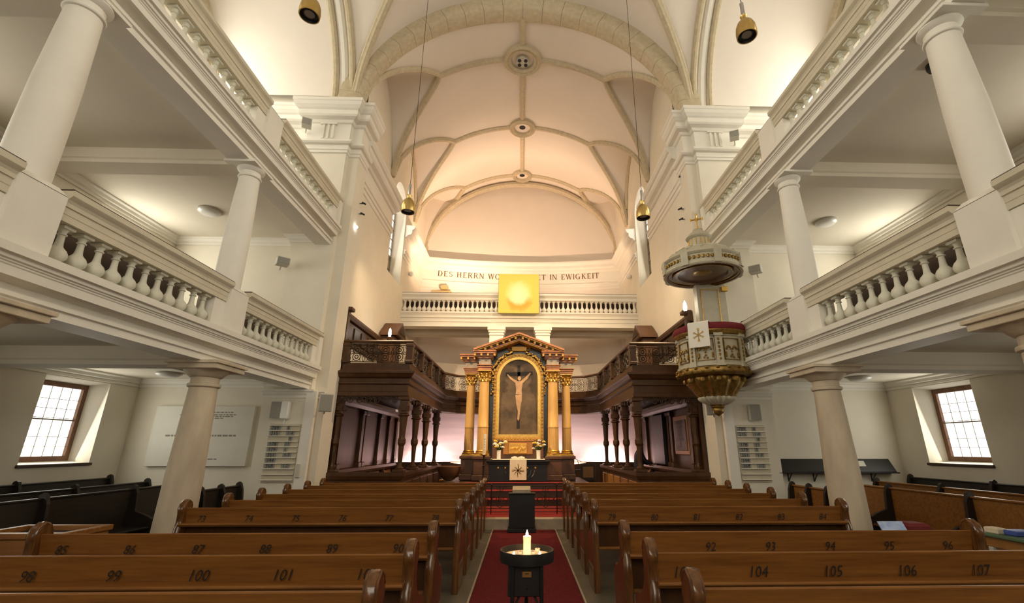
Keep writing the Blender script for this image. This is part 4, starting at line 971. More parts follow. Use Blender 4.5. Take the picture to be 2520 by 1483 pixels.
    prof = [(xw-s*.07,2.52),(xw-s*.18,2.55),(xw-s*.24,2.62),(xw-s*.26,2.70),(xw-s*.07,2.70)]; mb.prism(prof, 10.8, 16.6, 'y'); mb.build('stall_moulding', M['wood'], st)
    for k in range(4):
        y = 11.0+k*1.3
        mb = MB(); mb.bev(min(xw-s*.10,xw-s*.55), max(xw-s*.10,xw-s*.55), y, y+1.22, .58, .63, .012); mb.build('seat', M['orangewood'], st)
        mb = MB(); mb.bev(min(xw-s*.09,xw-s*.13), max(xw-s*.09,xw-s*.13), y+.1, y+1.1, .66, .93, .012); mb.build('seat_panel', M['orangewood'], st)
        mb = MB(); mb.prism([(xw-s*.1,.2),(xw-s*.55,.2),(xw-s*.55,.72),(xw-s*.45,.85),(xw-s*.3,.80),(xw-s*.22,.95),(xw-s*.1,.97)], y-.06, y, 'y'); mb.build('arm_rest', M['wooddark'], st)
    # upper wall panelling above the gallery
    up = thing('upper_panelling', 'dark panelled screen above the %s choir gallery' % sd, 'panelling', (xw, 12.0, 3.0), 'screens above the choir galleries')
    mb = MB(); mb.box(min(xw,xw-s*.07), max(xw,xw-s*.07), 10.78, 13.6, 4.02, 4.55); mb.build('panel_board', M['wood'], up)
    mb = MB(); mb.prism([(xw,4.55),(xw-s*.14,4.57),(xw-s*.18,4.64),(xw-s*.18,4.69),(xw,4.69)], 10.75, 13.6, 'y'); mb.build('top_moulding', M['wood'], up)
    for k in range(5):
        y = 10.95+k*.54; mb = MB(); mb.bev(min(xw-s*.07,xw-s*.10), max(xw-s*.07,xw-s*.10), y, y+.36, 4.10, 4.48, .012); mb.build('raised_panel', M['wooddark'], up)
    mb = MB(); mb.bev(min(xw,xw-s*.16), max(xw,xw-s*.16), 10.78, 10.92, 3.0, 4.85, .015); mb.bev(min(xw,xw-s*.24), max(xw,xw-s*.24), 10.77, 10.97, 4.74, 4.84, .015); mb.build('end_post', M['wood'], up)
    # pedimented door case at the far end of the gallery
    dc = thing('door_case', 'small pedimented oak door case on the %s choir gallery' % sd, 'door case', (xw-s*.3, 14.2, 3.0), 'pedimented door cases')
    mb = MB(); mb.bev(min(xw,xw-s*.42), max(xw,xw-s*.42), 13.9, 14.7, 3.0, 4.86, .015); mb.build('case', M['wood'], dc)
    mb = MB(); mb.prism([(13.78,4.86),(14.82,4.86),(14.82,4.94),(14.3,5.36),(13.78,4.94)], xw, xw-s*.55, 'x'); mb.build('pediment', M['wood'], dc)
    mb = MB(); mb.prism([(13.98,4.97),(14.62,4.97),(14.3,5.22)], xw-s*.54, xw-s*.57, 'x'); mb.build('pediment_field', M['wooddark'], dc)
# lanterns with a lit glass on the gallery
for i, (x, y, z) in enumerate(((-3.72, 12.7, 4.0), (3.72, 9.95, 4.02))):
    la = thing('lantern', ('lit glass lantern on the left choir gallery','lit bulb on a brown bracket behind the pulpit')[i], 'lamp', (x, y, z), 'gallery lanterns')
    mb = MB(); mb.lathe([(.03,0),(.03,.42),(.05,.44),(.08,.50),(.08,.53)], (x,y,z), 8); mb.build('bracket', M['wood'], la, True)
    mb = MB(); mb.lathe([(.001,.53),(.035,.56),(.045,.64),(.03,.74),(.001,.80)], (x,y,z), 12); mb.build('glass', M['bulb'], la, True)
# framed inscription in the right stalls
xw = XC+4.27
fr = thing('framed_inscription', 'tall framed text panel on the right choir stall wall', 'panel', (xw-.12, 11.95, 1.40))
mb = MB(); mb.bev(xw-.16, xw-.08, 11.42, 12.48, 1.42, 2.38, .02); mb.build('frame', M['orangewood'], fr)
mb = MB(); mb.bev(xw-.175, xw-.155, 11.52, 12.38, 1.52, 2.26, .005); mb.build('text_field', M['wood'], fr)
want(['NERSON','UNSERS','ELLIS','ERFUL','SONNEN','IR','NSCOLLA'])
for k, t in enumerate(('NERSON','UNSERS','ELLIS','ERFUL','SONNEN','IR','NSCOLLA')):
    text(t, 'lettering', (xw-.178, 11.95, 2.20-.103*k), .12, M['numblack'], fr, '-x', 0, 1.15)
mb = MB(); mb.bev(xw-.24, xw-.155, 13.2, 14.25, 1.14, 2.50, .02); tag(mb.build('dark_hanging', M['black']), 'black curtain on the right choir stall wall', 'curtain')
# ============================================================ altar
YA = 14.0
al = thing('high_altar', 'gilded columned altar with pediment and arched crucifixion painting', 'altar', (XA, YA, .71))
for s in (-1, 1):
    for (dx, y, r, z1, nm) in ((1.44, 14.15, .138, 3.40, 'outer'), (1.02, 13.85, .158, 3.46, 'inner')):
        x = XA+s*dx; h = .24 if nm == 'inner' else .22
        mb = MB(); mb.bev(x-h,x+h,y-h,y+h,.71,.86,.012); mb.bev(x-h+.03,x+h-.03,y-h+.03,y+h-.03,.86,1.27,.01); mb.bev(x-h-.01,x+h+.01,y-h-.01,y+h+.01,1.27,1.36,.015); mb.build('pedestal', M['brownmarble'], al)
        mb = MB(); mb.bev(x-r-.05,x+r+.05,y-r-.05,y+r+.05,1.36,1.40,.006); mb.lathe([(r+.05,1.40),(r+.055,1.43),(r+.02,1.46),(r+.03,1.49),(r,1.52)], (x,y,0), 20); mb.build('column_base', M['gold'], al, True)
        # shaft: fluted lower third, plain above
        mb = MB(); rows = []
        for (z, rr_) in ((1.51,r),(2.15,r*.985)):
            rows.append([(x+(rr_*(1-.06*(k%2)))*cos(2*pi*k/40), y+(rr_*(1-.06*(k%2)))*sin(2*pi*k/40), z) for k in range(40)])
        mb.loft(rows); mb.lathe([(r*1.02,2.14),(r*1.02,2.18),(r*.98,2.19),(r*.95,2.7),(r*.88,z1)], (x,y,0), 24); mb.build('column_shaft', M['ochre'], al, True)
        cp = MB(); cp.lathe([(r*.88,z1-.02),(r*.98,z1),(r*.9,z1+.02),(r*.9,z1+.10),(r*1.0,z1+.20),(r*1.25,z1+.29)], (x,y,0), 16)
        for row, (zz, rad, n) in enumerate(((z1+.06, r*.98, 8), (z1+.15, r*1.08, 8))):
            for k in range(n):
                a = 2*pi*(k+.5*row)/n; cp.ball((x+rad*cos(a), y+rad*sin(a), zz), .042, 6, 4, (1,1,1.3)); cp.ball((x+rad*1.18*cos(a), y+rad*1.18*sin(a), zz+.05), .024, 5, 4)
        for a in (pi/4, 3*pi/4, 5*pi/4, 7*pi/4): cp.ring((x+r*1.3*cos(a), y+r*1.3*sin(a), z1+.24), (-sin(a), cos(a), 0), .038, .016, 8, 5)
        cp.bev(x-r*1.35,x+r*1.35,y-r*1.35,y+r*1.35,z1+.29,z1+.33,.006); cp.build('capital', M['gold'], al, True)
        zt = z1+.33; hw = .19 if nm == 'inner' else .20
        mb = MB(); mb.bev(x-hw,x+hw,y-hw,14.4,zt,zt+.07,.006); mb.bev(x-hw-.015,x+hw+.015,y-hw-.015,14.4,zt+.07,zt+.13,.006); mb.bev(x-hw-.04,x+hw+.04,y-hw-.04,14.4,zt+.13,zt+.16,.006); mb.build('architrave', M['rosemarble'], al)
        mb = MB(); mb.bev(x-hw+.01,x+hw-.01,y-hw+.01,14.4,zt+.16,zt+.34,.004); mb.build('frieze', M['greymarble'], al)
        mb = MB(); mb.bev(x-hw-.03,x+hw+.03,y-hw-.03,14.4,zt+.34,zt+.39,.008); mb.bev(x-hw-.13,x+hw+.13,y-hw-.13,14.4,zt+.47,zt+.52,.008); mb.bev(x-hw-.155,x+hw+.155,y-hw-.155,14.4,zt+.52,zt+.56,.008); mb.bev(x-hw-.05,x+hw+.05,y-hw-.05,14.4,zt+.39,zt+.47,.004); cn = mb.build('cornice', M['rosemarble'], al)
        mb = MB()
        for k in range(4): xx = x-hw-.10+(2*hw+.20)*k/3; mb.bev(xx-.028,xx+.028,y-hw-.13,y-hw-.03,zt+.40,zt+.465,.005)
        for k in range(3): yy = y-hw+.02+.14*k; mb.bev(min(x+s*(hw+.03),x+s*(hw+.13)), max(x+s*(hw+.03),x+s*(hw+.13)), yy-.028, yy+.028, zt+.40, zt+.465, .005)
        mb.build('dentil', M['goldpaint'], cn)
# lintel between outer and inner columns
for s in (-1,1):
    mb = MB(); x0, x1 = XA+s*1.2, XA+s*1.3; mb.bev(min(x0,x1),max(x0,x1),14.0,14.4,3.74,3.90,.006); mb.build('architrave', M['rosemarble'], al)
# pediment
AZ = 4.90; hwp = 1.34; zb = 4.34
for s in (-1,1):
    x1 = XA+s*hwp
    for (d0, d1, y0, m) in ((0,.05,13.46,M['rosemarble']),(.05,.085,13.52,M['goldpaint']),(.16,.20,13.60,M['rosemarble']),(.20,.225,13.64,M['goldpaint'])):
        mb = MB(); mb.prism([(XA,AZ-d0),(XA,AZ-d1),(x1,zb+.06-d1),(x1+s*.02*(d0==0),zb+.06-d0)], y0, 14.4, 'y'); mb.build('raking_cornice', m, al)
    mb = MB()
    for k in range(7):
        t = (k+.6)/7.4; x = XA+s*hwp*t; z = AZ-(AZ-zb-.06)*t; mb.bev(x-.03,x+.03,13.55,13.66,z-.155,z-.085,.006)
    mb.build('dentil', M['goldpaint'], al)
mb = MB(); mb.prism([(XA,4.74),(XA-1.0,4.34),(XA-.86,4.2),(XA+.86,4.2),(XA+1.0,4.34)], 14.08, 14.4, 'y'); mb.build('tympanum', M['greenmarble'], al)
mb = MB(); mb.bev(XA-.90,XA+.90,14.12,14.4,1.30,4.30,.01); mb.build('marble_back_panel', M['greenmarble'], al)
# arched frame
def archpts(hw_, zs_, z0_, n=20): return [(XA-hw_,z0_)] + [(XA-hw_*cos(pi*k/n), zs_+hw_*sin(pi*k/n)) for k in range(n+1)] + [(XA+hw_,z0_)]
def archframe(ho, hi, zs_, zo, zi, y0, y1, m, name):
    A = archpts(ho, zs_, zo); B = archpts(hi, zs_, zi); n = len(A); mb = MB()
    vs = [(x,y0,z) for x,z in A]+[(x,y0,z) for x,z in B]+[(x,y1,z) for x,z in A]+[(x,y1,z) for x,z in B]
    fs = []
    for k in range(n):
        k2 = (k+1)%n; fs += [(k,k2,n+k2,n+k),(2*n+k,2*n+k2,3*n+k2,3*n+k),(k,k2,2*n+k2,2*n+k),(n+k,n+k2,3*n+k2,3*n+k)]
    mb.add(vs, fs); return mb.build(name, m, al, True)
archframe(.75,.66,3.60,1.79,1.88,14.0,14.15,M['goldpaint'],'painting_frame')
archframe(.665,.575,3.60,1.875,1.96,14.04,14.15,M['gold'],'painting_frame')
mb = MB(); bp = []
for k in range(18): bp += [(XA-.705,1.86+k*.1),(XA+.705,1.86+k*.1)]
for k in range(21): a = pi*k/20; bp.append((XA-.705*cos(a),3.60+.705*sin(a)))
for k in range(15): bp.append((XA-.64+k*.091,1.835))
for (x,z) in bp: mb.ball((x,13.99,z), .026, 6, 4)
mb.build('pearl_beading', M['gold'], al, True)['kind'] = 'stuff'
mb = MB(); random.seed(3)
for s in (-1,1):
    for k in range(26):
        a = radians(8+66*k/25); rr_ = .80+random.uniform(-.03,.05); mb.ball((XA+s*rr_*cos(a), 13.98, 3.60+rr_*sin(a)), random.uniform(.028,.05), 6, 4)
    for k in range(9): mb.ball((XA+s*.80+random.uniform(-.03,.03), 13.98, 3.60-.06*k), random.uniform(.02,.042), 6, 4)
mb.build('fruit_garland', M['gold'], al, True)['kind'] = 'stuff'
mb = MB(); mb.bev(XA-.22,XA+.22,13.98,14.1,4.42,4.58,.02); mb.build('gilt_cartouche', M['goldpaint'], al)
for s in (-1,1):
    mb = MB(); mb.ring((XA+s*.27,14.0,4.50),(0,1,0),.06,.02,10,5); mb.build('gilt_scroll', M['gold'], al)
# painting: plain dark canvas with a cross and pale figure
A = archpts(.58, 3.60, 1.95); mb = MB(); mb.add([(x,14.10,z) for x,z in A], [tuple(range(len(A)))]); pt = mb.build('painting', M['canvas'], al)
mb = MB(); y = 14.095
mb.add([(XA-.045,y,2.12),(XA+.045,y,2.12),(XA+.045,y,4.0),(XA-.045,y,4.0)],[(0,1,2,3)]); mb.add([(XA-.40,y,3.66),(XA+.42,y,3.70),(XA+.42,y,3.82),(XA-.40,y,3.78)],[(0,1,2,3)])
mb.build('painted_cross', M['crosspaint'], pt)
mb = MB(); y = 14.09
def blob(pts): mb.add([(XA+a,y,b) for a,b in pts],[tuple(range(len(pts)))])
blob([(-.10,3.46),(-.05,3.52),(.08,3.52),(.12,3.46),(.09,3.25),(.10,3.12),(-.09,3.10),(-.08,3.25)])
blob([(-.10,3.46),(-.05,3.53),(-.22,3.62),(-.34,3.73),(-.37,3.71),(-.26,3.58)]); blob([(.12,3.46),(.07,3.53),(.20,3.64),(.34,3.78),(.37,3.77),(.27,3.60)])
blob([(-.10,3.12),(.10,3.12),(.10,2.98),(.07,2.80),(.05,2.62),(.03,2.40),(.0,2.34),(-.03,2.40),(-.02,2.62),(-.07,2.85)])
blob([(.02+.055*cos(2*pi*k/12),3.60+.07*sin(2*pi*k/12)) for k in range(12)])
mb.build('painted_figure', M['fleshpaint'], pt)
# predella
mb = MB(); mb.bev(XA-.74,XA+.74,13.92,14.2,1.28,1.80,.01); mb.build('predella', M['brownmarble'], al)
mb = MB(); mb.bev(XA-.42,XA+.42,13.86,13.93,1.40,1.78,.015); mb.bev(XA-.46,XA+.46,13.84,13.93,1.76,1.80,.01); mb.build('relief_frame', M['orangewood'], al)
mb = MB(); mb.bev(XA-.255,XA+.255,13.82,13.87,1.42,1.70,.015); rf = mb.build('gilt_relief', M['goldpaint'], al)
mb = MB(); random.seed(5)
for k in range(11): mb.ball((XA-.2+.04*k, 13.82, 1.53+random.uniform(-.04,.05)), .028, 6, 4, (1,.6,1.8))
mb.build('relief_figures', M['goldpaint'], rf, True)
# altar table
tb = thing('altar_table', 'black altar table with white cloth at the foot of the painting', 'table', (XA, 13.55, .71))
mb = MB(); mb.bev(-.87,.72,13.32,13.9,.71,1.16,.01); mb.build('body', M['black'], tb)
mb = MB(); mb.bev(-.92,.77,13.27,13.9,1.16,1.20,.01); mb.bev(-.95,.80,13.25,13.9,1.20,1.27,.012); mb.build('table_top', M['blackmetal'], tb)
mb = MB()
for x in (-.62,-.42,.18,.40): mb.lathe([(.001,0),(.025,.003),(.032,0)], (0,0,0), 10) if False else mb.ball((x,13.315,1.06), .030, 8, 6, (1,.4,1.1))
mb.build('gilt_rosette', M['gold'], tb, True)
mb = MB()
for x in (.18,.28,.38): mb.tube([(x,13.312,1.0),(x-.03,13.31,.90),(x-.09,13.312,.82)], .008, 5)
mb.tube([(-.42,13.312,.98),(-.40,13.312,.92)], .008, 5); mb.build('silver_inlay', M['chrome'], tb)
mb = MB(); mb.bev(-.78,.66,13.24,13.8,1.27,1.282,.003); tag(mb.build('altar_cloth', M['paper']), 'white linen cloth on the altar table', 'cloth')
mb = MB(); rows = []
for k in range(9):
    x = -.30+.455*k/8; w_ = .006*sin(k*1.3)
    rows.append([(x,13.70,1.287),(x,13.235+w_*.3,1.288),(x,13.222+w_,1.27),(x,13.222+w_,.755),(x,13.216+w_,.755),(x,13.214+w_,1.28),(x,13.23,1.296),(x,13.70,1.295)])
mb.loft(rows); mb.add(rows[0],[tuple(range(8))]); mb.add(rows[-1],[tuple(range(8))])
an = thing('altar_hanging', 'cream antependium with a gold cross motif hanging before the altar', 'cloth', (-.07, 13.23, .755)); mb.build('cloth', M['linen'], an)
mb = MB()
for k in range(8):
    a = pi*k/4; r_ = .17 if k%2 == 0 else .13
    mb.add([(-.075+.02*cos(a+pi/2),13.208,1.0+.02*sin(a+pi/2)),(-.075+r_*cos(a-.12),13.208,1.0+r_*sin(a-.12)),(-.075+r_*cos(a+.12),13.208,1.0+r_*sin(a+.12)),(-.075-.02*cos(a+pi/2),13.208,1.0-.02*sin(a+pi/2))],[(0,1,2,3)])
mb.build('embroidered_star', M['embroid'], an)
bk = thing('open_book', 'large open book with white pages on the altar table', 'book', (-.08, 13.5, 1.296))
for s in (-1,1):
    mb = MB(); pr = [(-.08,1.30),(-.08+s*.03,1.345),(-.08+s*.10,1.36),(-.08+s*.185,1.335),(-.08+s*.185,1.30)]; mb.prism(pr, 13.36, 13.62, 'y'); mb.build('page_block', M['paper'], bk)
mb = MB(); mb.bev(-.28,.12,13.35,13.63,1.294,1.302,.002); mb.build('cover', M['wooddark'], bk)
mb = MB(); mb.bev(-.085,-.065,13.33,13.37,1.20,1.35,.002); mb.build('ribbon', M['linen'], bk)
for i, x in enumerate((-.62, .49)):
    v = thing('flower_vase', 'white vase of white and yellow flowers on the %s of the altar table' % ('left','right')[i], 'vase', (x, 13.55, 1.282), 'altar vases')
    mb = MB(); mb.lathe([(.05,0),(.056,.01),(.055,.12),(.058,.22),(.062,.235),(.054,.235),(.05,.05)], (x,13.55,1.282), 16); mb.build('vase', M['vase'], v, True)
    random.seed(11+i)
    for k in range(13):
        a = random.uniform(0,2*pi); rad = random.uniform(.02,.19); fx, fy, fz = x+rad*cos(a), 13.55+rad*.7*sin(a), 1.62+random.uniform(0,.20)-rad*.35
        mb = MB(); mb.tube([(x,13.55,1.48),((x+fx)/2,(13.55+fy)/2,1.56),(fx,fy,fz)], .005, 4); stem_ = mb.build('stem', M['leaf'], v)
        mb = MB()
        for q in range(7):
            b2 = 2*pi*q/7; mb.ball((fx+.03*cos(b2), fy+.022*sin(b2), fz+.008*(q%2)), .024, 6, 4, (1,1,.8))
        mb.ball((fx,fy,fz+.015), .024, 6, 4); mb.build('blossom', M['petaly'] if k%3 == 0 else M['petalw'], v, True)
    mb = MB()
    for k in range(18):
        a = random.uniform(0,2*pi); rad = random.uniform(.06,.22); z = 1.55+random.uniform(0,.16)
        c0 = Vector((x+.3*rad*cos(a),13.55+.3*rad*sin(a),1.52)); c1 = Vector((x+rad*cos(a),13.55+.7*rad*sin(a),z)); sd_ = Vector((-sin(a),cos(a),0))*.02; m_ = (c0+c1)/2+Vector((0,0,.02))
        mb.add([c0, m_+sd_, c1, m_-sd_, m_-Vector((0,0,.006))], [(0,1,4),(1,2,4),(2,3,4),(3,0,4)])
    mb.build('foliage', M['leaf'], v)
# tall easter candle on a stand
ec = thing('easter_candle', 'tall pale candle on a black stand left of the altar table', 'candle', (-1.0, 13.12, .71))
mb = MB(); mb.lathe([(.13,.71),(.13,.74),(.03,.78),(.022,.9),(.022,1.1),(.04,1.12),(.022,1.14),(.022,1.36),(.05,1.38)], (-1.0,13.12,0), 14); mb.build('stand', M['blackmetal'], ec, True)
mb = MB(); mb.lathe([(.03,1.38),(.09,1.39),(.10,1.405),(.09,1.41),(.03,1.405)], (-1.0,13.12,0), 16); mb.build('drip_dish', M['brass'], ec, True)
mb = MB(); mb.tube([(-1.0,13.12,1.40),(-.985,13.12,1.95)], .042, 14); mb.build('wax', M['waxplain'], ec, True)
mb = MB()
for k in range(6): mb.ball((-.995+.0023*k*6*.1, 13.078, 1.46+.07*k), .012, 5, 4)
mb.build('wax_ornament', M['gold'], ec, True)
# ============================================================ pulpit
px, py = 3.90, 9.20
pu = thing('pulpit', 'grey-green and gilded pulpit basket hanging at the right pier', 'pulpit', (px, py, 2.2))
NP = 32
def fl(prof, amp, n, name, m):      # fluted body
    mb = MB(); rows = []
    for (r, z) in prof: rows.append([(px+r*(1-amp*(.5-.5*cos(n*2*pi*k/96)))*cos(2*pi*k/96), py+r*(1-amp*(.5-.5*cos(n*2*pi*k/96)))*sin(2*pi*k/96), z) for k in range(96)])
    mb.loft(rows); mb.add(rows[0],[tuple(range(96))]); mb.add(rows[-1],[tuple(range(96))]); return mb.build(name, m, pu, True)
mb = MB(); mb.lathe([(.60,3.08),(.66,3.10),(.66,3.14),(.635,3.16),(.635,3.66),(.66,3.68),(.68,3.71)], (px,py,0), NP); mb.build('basket', M['pulpit'], pu, True)
mb = MB(); mb.lathe([(.66,3.69),(.70,3.71),(.71,3.74),(.73,3.77),(.73,3.79),(.66,3.80)], (px,py,0), NP); mb.build('upper_moulding', M['pulpitgold'], pu, True)
mb = MB(); mb.lathe([(.60,3.79),(.73,3.79),(.745,3.82),(.745,3.89),(.72,3.925),(.62,3.93),(.58,3.90)], (px,py,0), NP); mb.build('velvet_cushion', M['velvet'], pu, True)
mb = MB(); mb.lathe([(.55,3.10),(.66,3.095),(.715,3.06),(.73,3.01),(.71,2.96),(.65,2.93),(.55,2.93)], (px,py,0), NP); gr = mb.build('gilt_rim', M['pulpitgold'], pu, True)
mb = MB(); random.seed(9)
for k in range(44):
    a = 2*pi*k/44; q = .035*(1 if k%2 else -1)
    mb.ball((px+.715*cos(a), py+.715*sin(a), 3.015+q), .042, 6, 4, (1,1,.8))
mb.build('acanthus_leaves', M['pulpitgold'], gr, True)['kind'] = 'stuff'
fl([(.56,2.93),(.58,2.88),(.54,2.80),(.46,2.70),(.385,2.60),(.36,2.55)], .14, 12, 'gilt_bowl', M['pulpitgold'])
mb = MB()
for k in range(12):
    a = 2*pi*(k+.5)/12; mb.ball((px+.575*cos(a), py+.575*sin(a), 2.86), .05, 6, 4, (1,1,1.1))
mb.build('bowl_lobe_tops', M['pulpitgold'], pu, True)
fl([(.36,2.55),(.37,2.53),(.35,2.49),(.25,2.43),(.18,2.40)], .16, 20, 'fluted_knob', M['pulpit'])
mb = MB(); mb.lathe([(.17,2.41),(.12,2.38),(.13,2.36),(.10,2.33),(.11,2.30),(.09,2.25),(.03,2.20),(.001,2.18)], (px,py,0), 16); mb.build('pendant_finial', M['pulpitgold'], pu, True)
# pilasters and panels of the basket
for k in range(8):
    a = radians(-123+45*k-22.5); c, sn = cos(a), sin(a); t = Vector((-sn, c, 0)); n_ = Vector((c, sn, 0)); o0 = Vector((px, py, 0))
    def slab(mb, hw_, d0, d1, z0, z1):
        vs = [o0+n_*d+t*q+Vector((0,0,z)) for z in (z0,z1) for d,q in ((d0,-hw_),(d0,hw_),(d1,hw_),(d1,-hw_))]
        mb.add(vs, [(0,1,2,3),(4,5,6,7),(0,1,5,4),(1,2,6,5),(2,3,7,6),(3,0,4,7)])
    mb = MB(); slab(mb,.065,.60,.675,3.10,3.70); slab(mb,.085,.60,.70,3.66,3.72); slab(mb,.085,.60,.70,3.08,3.13); pl = mb.build('pilaster', M['pulpit'], pu)
    mb = MB()
    for q in range(6): mb.ball(tuple(o0+n_*.677+Vector((0,0,3.22+.075*q))), .026, 6, 4, (1,1,1.2))
    mb.build('gilt_husks', M['pulpitgold'], pl, True)
    a = radians(-123+45*k); c, sn = cos(a), sin(a); t = Vector((-sn, c, 0)); n_ = Vector((c, sn, 0))
    mb = MB()
    for (q0,q1,z0,z1) in ((-.165,-.152,3.20,3.62),(.152,.165,3.20,3.62),(-.165,.165,3.20,3.213),(-.165,.165,3.607,3.62)):
        vs = [o0+n_*d+t*q+Vector((0,0,z)) for z in (z0,z1) for d,q in ((.62,q0),(.62,q1),(.652,q1),(.652,q0))]; mb.add(vs,[(0,1,2,3),(4,5,6,7),(0,1,5,4),(1,2,6,5),(2,3,7,6),(3,0,4,7)])
    mb.build('panel_moulding', M['pulpitgold'], pu)
    mb = MB()
    for q in range(13):
        u_ = -.13+.26*q/12; zz = 3.36+.10*abs(sin(q*pi/6))-.03*(q in (0,12))
        mb.ball(tuple(o0+n_*.645+t*u_+Vector((0,0,zz))), .022, 6, 4)
    for u_, zz in ((-.13,3.30),(-.13,3.27),(.13,3.30),(.13,3.27),(0,3.30),(-.03,3.26),(.03,3.25)): mb.ball(tuple(o0+n_*.645+t*u_+Vector((0,0,zz))), .024, 6, 4)
    mb.build('gilt_garland', M['pulpitgold'], pu, True)['kind'] = 'stuff'
# backboard
mb = MB(); mb.bev(3.96,4.62,9.78,9.98,3.6,5.2,.015); bb = mb.build('backboard', M['pulpit'], pu)
mb = MB()
for (a,b_,c_,d_) in ((4.04,4.06,3.9,5.02),(4.44,4.46,3.9,5.02),(4.04,4.46,5.02,5.04)): mb.bev(a,b_,9.765,9.785,c_,d_,.004)
mb.build('gilt_fillet', M['gold'], bb)
want(['CHRIST'])
mb = MB(); mb.bev(4.08,4.40,9.755,9.775,4.16,4.27,.01); sc_ = mb.build('name_scroll', M['greytext'], bb); 
text('CHRIST', 'lettering', (4.24,9.752,4.215), .10, M['numblack'], bb)
mb = MB(); mb.bev(4.52,4.66,9.72,9.8,4.98,5.10,.01); mb.build('gilt_bracket', M['gold'], bb)
# sounding board
mb = MB(); z = 5.16
mb.lathe([(.001,.04),(.50,.04),(.52,.0),(.60,-.01),(.62,.03),(.70,.02),(.76,-.02),(.80,-.02)], (px,py,z), 40, cap=False); so = mb.build('soffit', M['pulpitdark'], pu, True)
mb = MB(); mb.lathe([(.001,.025),(.14,.02),(.17,.03),(.2,.04)], (px,py,z), 20, cap=False); mb.ring((px,py,z+.0),(0,0,1),.61,.018,36,6); mb.ring((px,py,z-.005),(0,0,1),.72,.014,36,6); mb.build('gilt_sunburst', M['pulpitgold'], so, True)
mb = MB(); mb.lathe([(.76,-.03),(.81,-.03),(.83,0),(.82,.05),(.80,.06),(.80,.20),(.83,.22),(.85,.25),(.84,.27),(.78,.28)], (px,py,z), 40, cap=False); rim = mb.build('canopy_rim', M['pulpit'], pu, True)
mb = MB()
for k in range(56):
    if k % 7 == 0: continue
    a = 2*pi*k/56; mb.ball((px+.805*cos(a),py+.805*sin(a),z+.13), .040, 6, 4, (1,1,1.1))
mb.build('gilt_frieze', M['pulpitgold'], rim, True)['kind'] = 'stuff'
for k in range(8):
    mb = MB(); a = 2*pi*k/8; t = Vector((-sin(a),cos(a),0)); n_ = Vector((cos(a),sin(a),0)); o0 = Vector((px,py,z))
    vs = [o0+n_*d+t*q+Vector((0,0,zz)) for zz in (-.02,.27) for d,q in ((.76,-.075),(.76,.075),(.855,.075),(.855,-.075))]; mb.add(vs,[(0,1,2,3),(4,5,6,7),(0,1,5,4),(1,2,6,5),(2,3,7,6),(3,0,4,7)])
    mb.build('rim_block', M['pulpit'], rim)
mb = MB(); mb.lathe([(.80,.27),(.74,.34),(.66,.42),(.52,.50),(.36,.56),(.26,.60),(.24,.60)], (px,py,z), 40); dm = mb.build('canopy_dome', M['pulpit'], pu, True)
mb = MB()
for k in range(16):
    a = 2*pi*k/16
    mb.tube([(px+(.70-.05*j)*cos(a+.08*sin(j*1.4)), py+(.70-.05*j)*sin(a+.08*sin(j*1.4)), z+.385+.033*j) for j in range(6)], .028, 6)
mb.build('dome_scrolls', M['pulpit'], dm, True)['kind'] = 'stuff'
mb = MB(); mb.lathe([(.25,.60),(.25,.63),(.22,.64),(.22,.82),(.26,.84),(.28,.87),(.26,.90),(.21,.96),(.13,1.02),(.10,1.05),(.11,1.07),(.05,1.09),(.001,1.10)], (px,py,z), 24); ln_ = mb.build('lantern', M['pulpit'], pu, True)
mb = MB()
for k in range(14):
    a = 2*pi*k/14; mb.tube([(px+.222*cos(a),py+.222*sin(a),z+.66),(px+.222*cos(a),py+.222*sin(a),z+.81)], .012, 5)
mb.build('gilt_bars', M['gold'], ln_)
cr = MB(); zc = z+1.09; R_ = Vector((.92,-.39,0))
cr.tube([(px,py,zc),(px,py,zc+.36)], .016, 6)
for q in (-1,1):
    e = Vector((px,py,zc+.25))+R_*.125*q; cr.tube([(px,py,zc+.25),tuple(e)], .016, 6); cr.ball(tuple(e), .026, 6, 4); cr.ball(tuple(e+Vector((0,0,.025))), .016,6,4); cr.ball(tuple(e-Vector((0,0,.025))), .016,6,4)
cr.ball((px,py,zc+.37), .028, 6, 4); cr.ring((px,py,zc+.25), (.39,.92,0), .04, .009, 10, 5); cr.ball((px,py,zc+.06), .03, 6, 4); cr.build('cross', M['gold'], pu, True)
# pulpit hanging
pc = thing('pulpit_cloth', 'white cloth with a gold star hanging over the pulpit cushion', 'cloth', (px-.45, py-.62, 3.45))
a = radians(-128); n_ = Vector((cos(a),sin(a),0)); t = Vector((-sin(a),cos(a),0)); o0 = Vector((px,py,0)); mb = MB(); rows = []
for k in range(7):
    q = -.20+.40*k/6
    rows.append([tuple(o0+n_*d+t*q+Vector((0,0,zz))) for d, zz in ((.60,3.94),(.73,3.945),(.765,3.91),(.775,3.44),(.783,3.44),(.775,3.92),(.735,3.955),(.60,3.95))])
mb.loft(rows); mb.add(rows[0],[tuple(range(8))]); mb.add(rows[-1],[tuple(range(8))]); mb.build('cloth', M['paper'], pc)
mb = MB()
for k in range(6):
    b_ = pi*k/3+pi/2; r_ = .13 if k%3 == 0 else .11
    pts = [(0.014*cos(b_+pi/2),.014*sin(b_+pi/2)),(r_*cos(b_-.22),r_*sin(b_-.22)),(r_*1.05*cos(b_),r_*1.05*sin(b_)),(r_*cos(b_+.22),r_*sin(b_+.22)),(-.014*cos(b_+pi/2),-.014*sin(b_+pi/2))]
    mb.add([tuple(o0+n_*.787+t*u_+Vector((0,0,3.68+v_))) for u_,v_ in pts], [tuple(range(5))])
mb.build('embroidered_star', M['embroid'], pc)
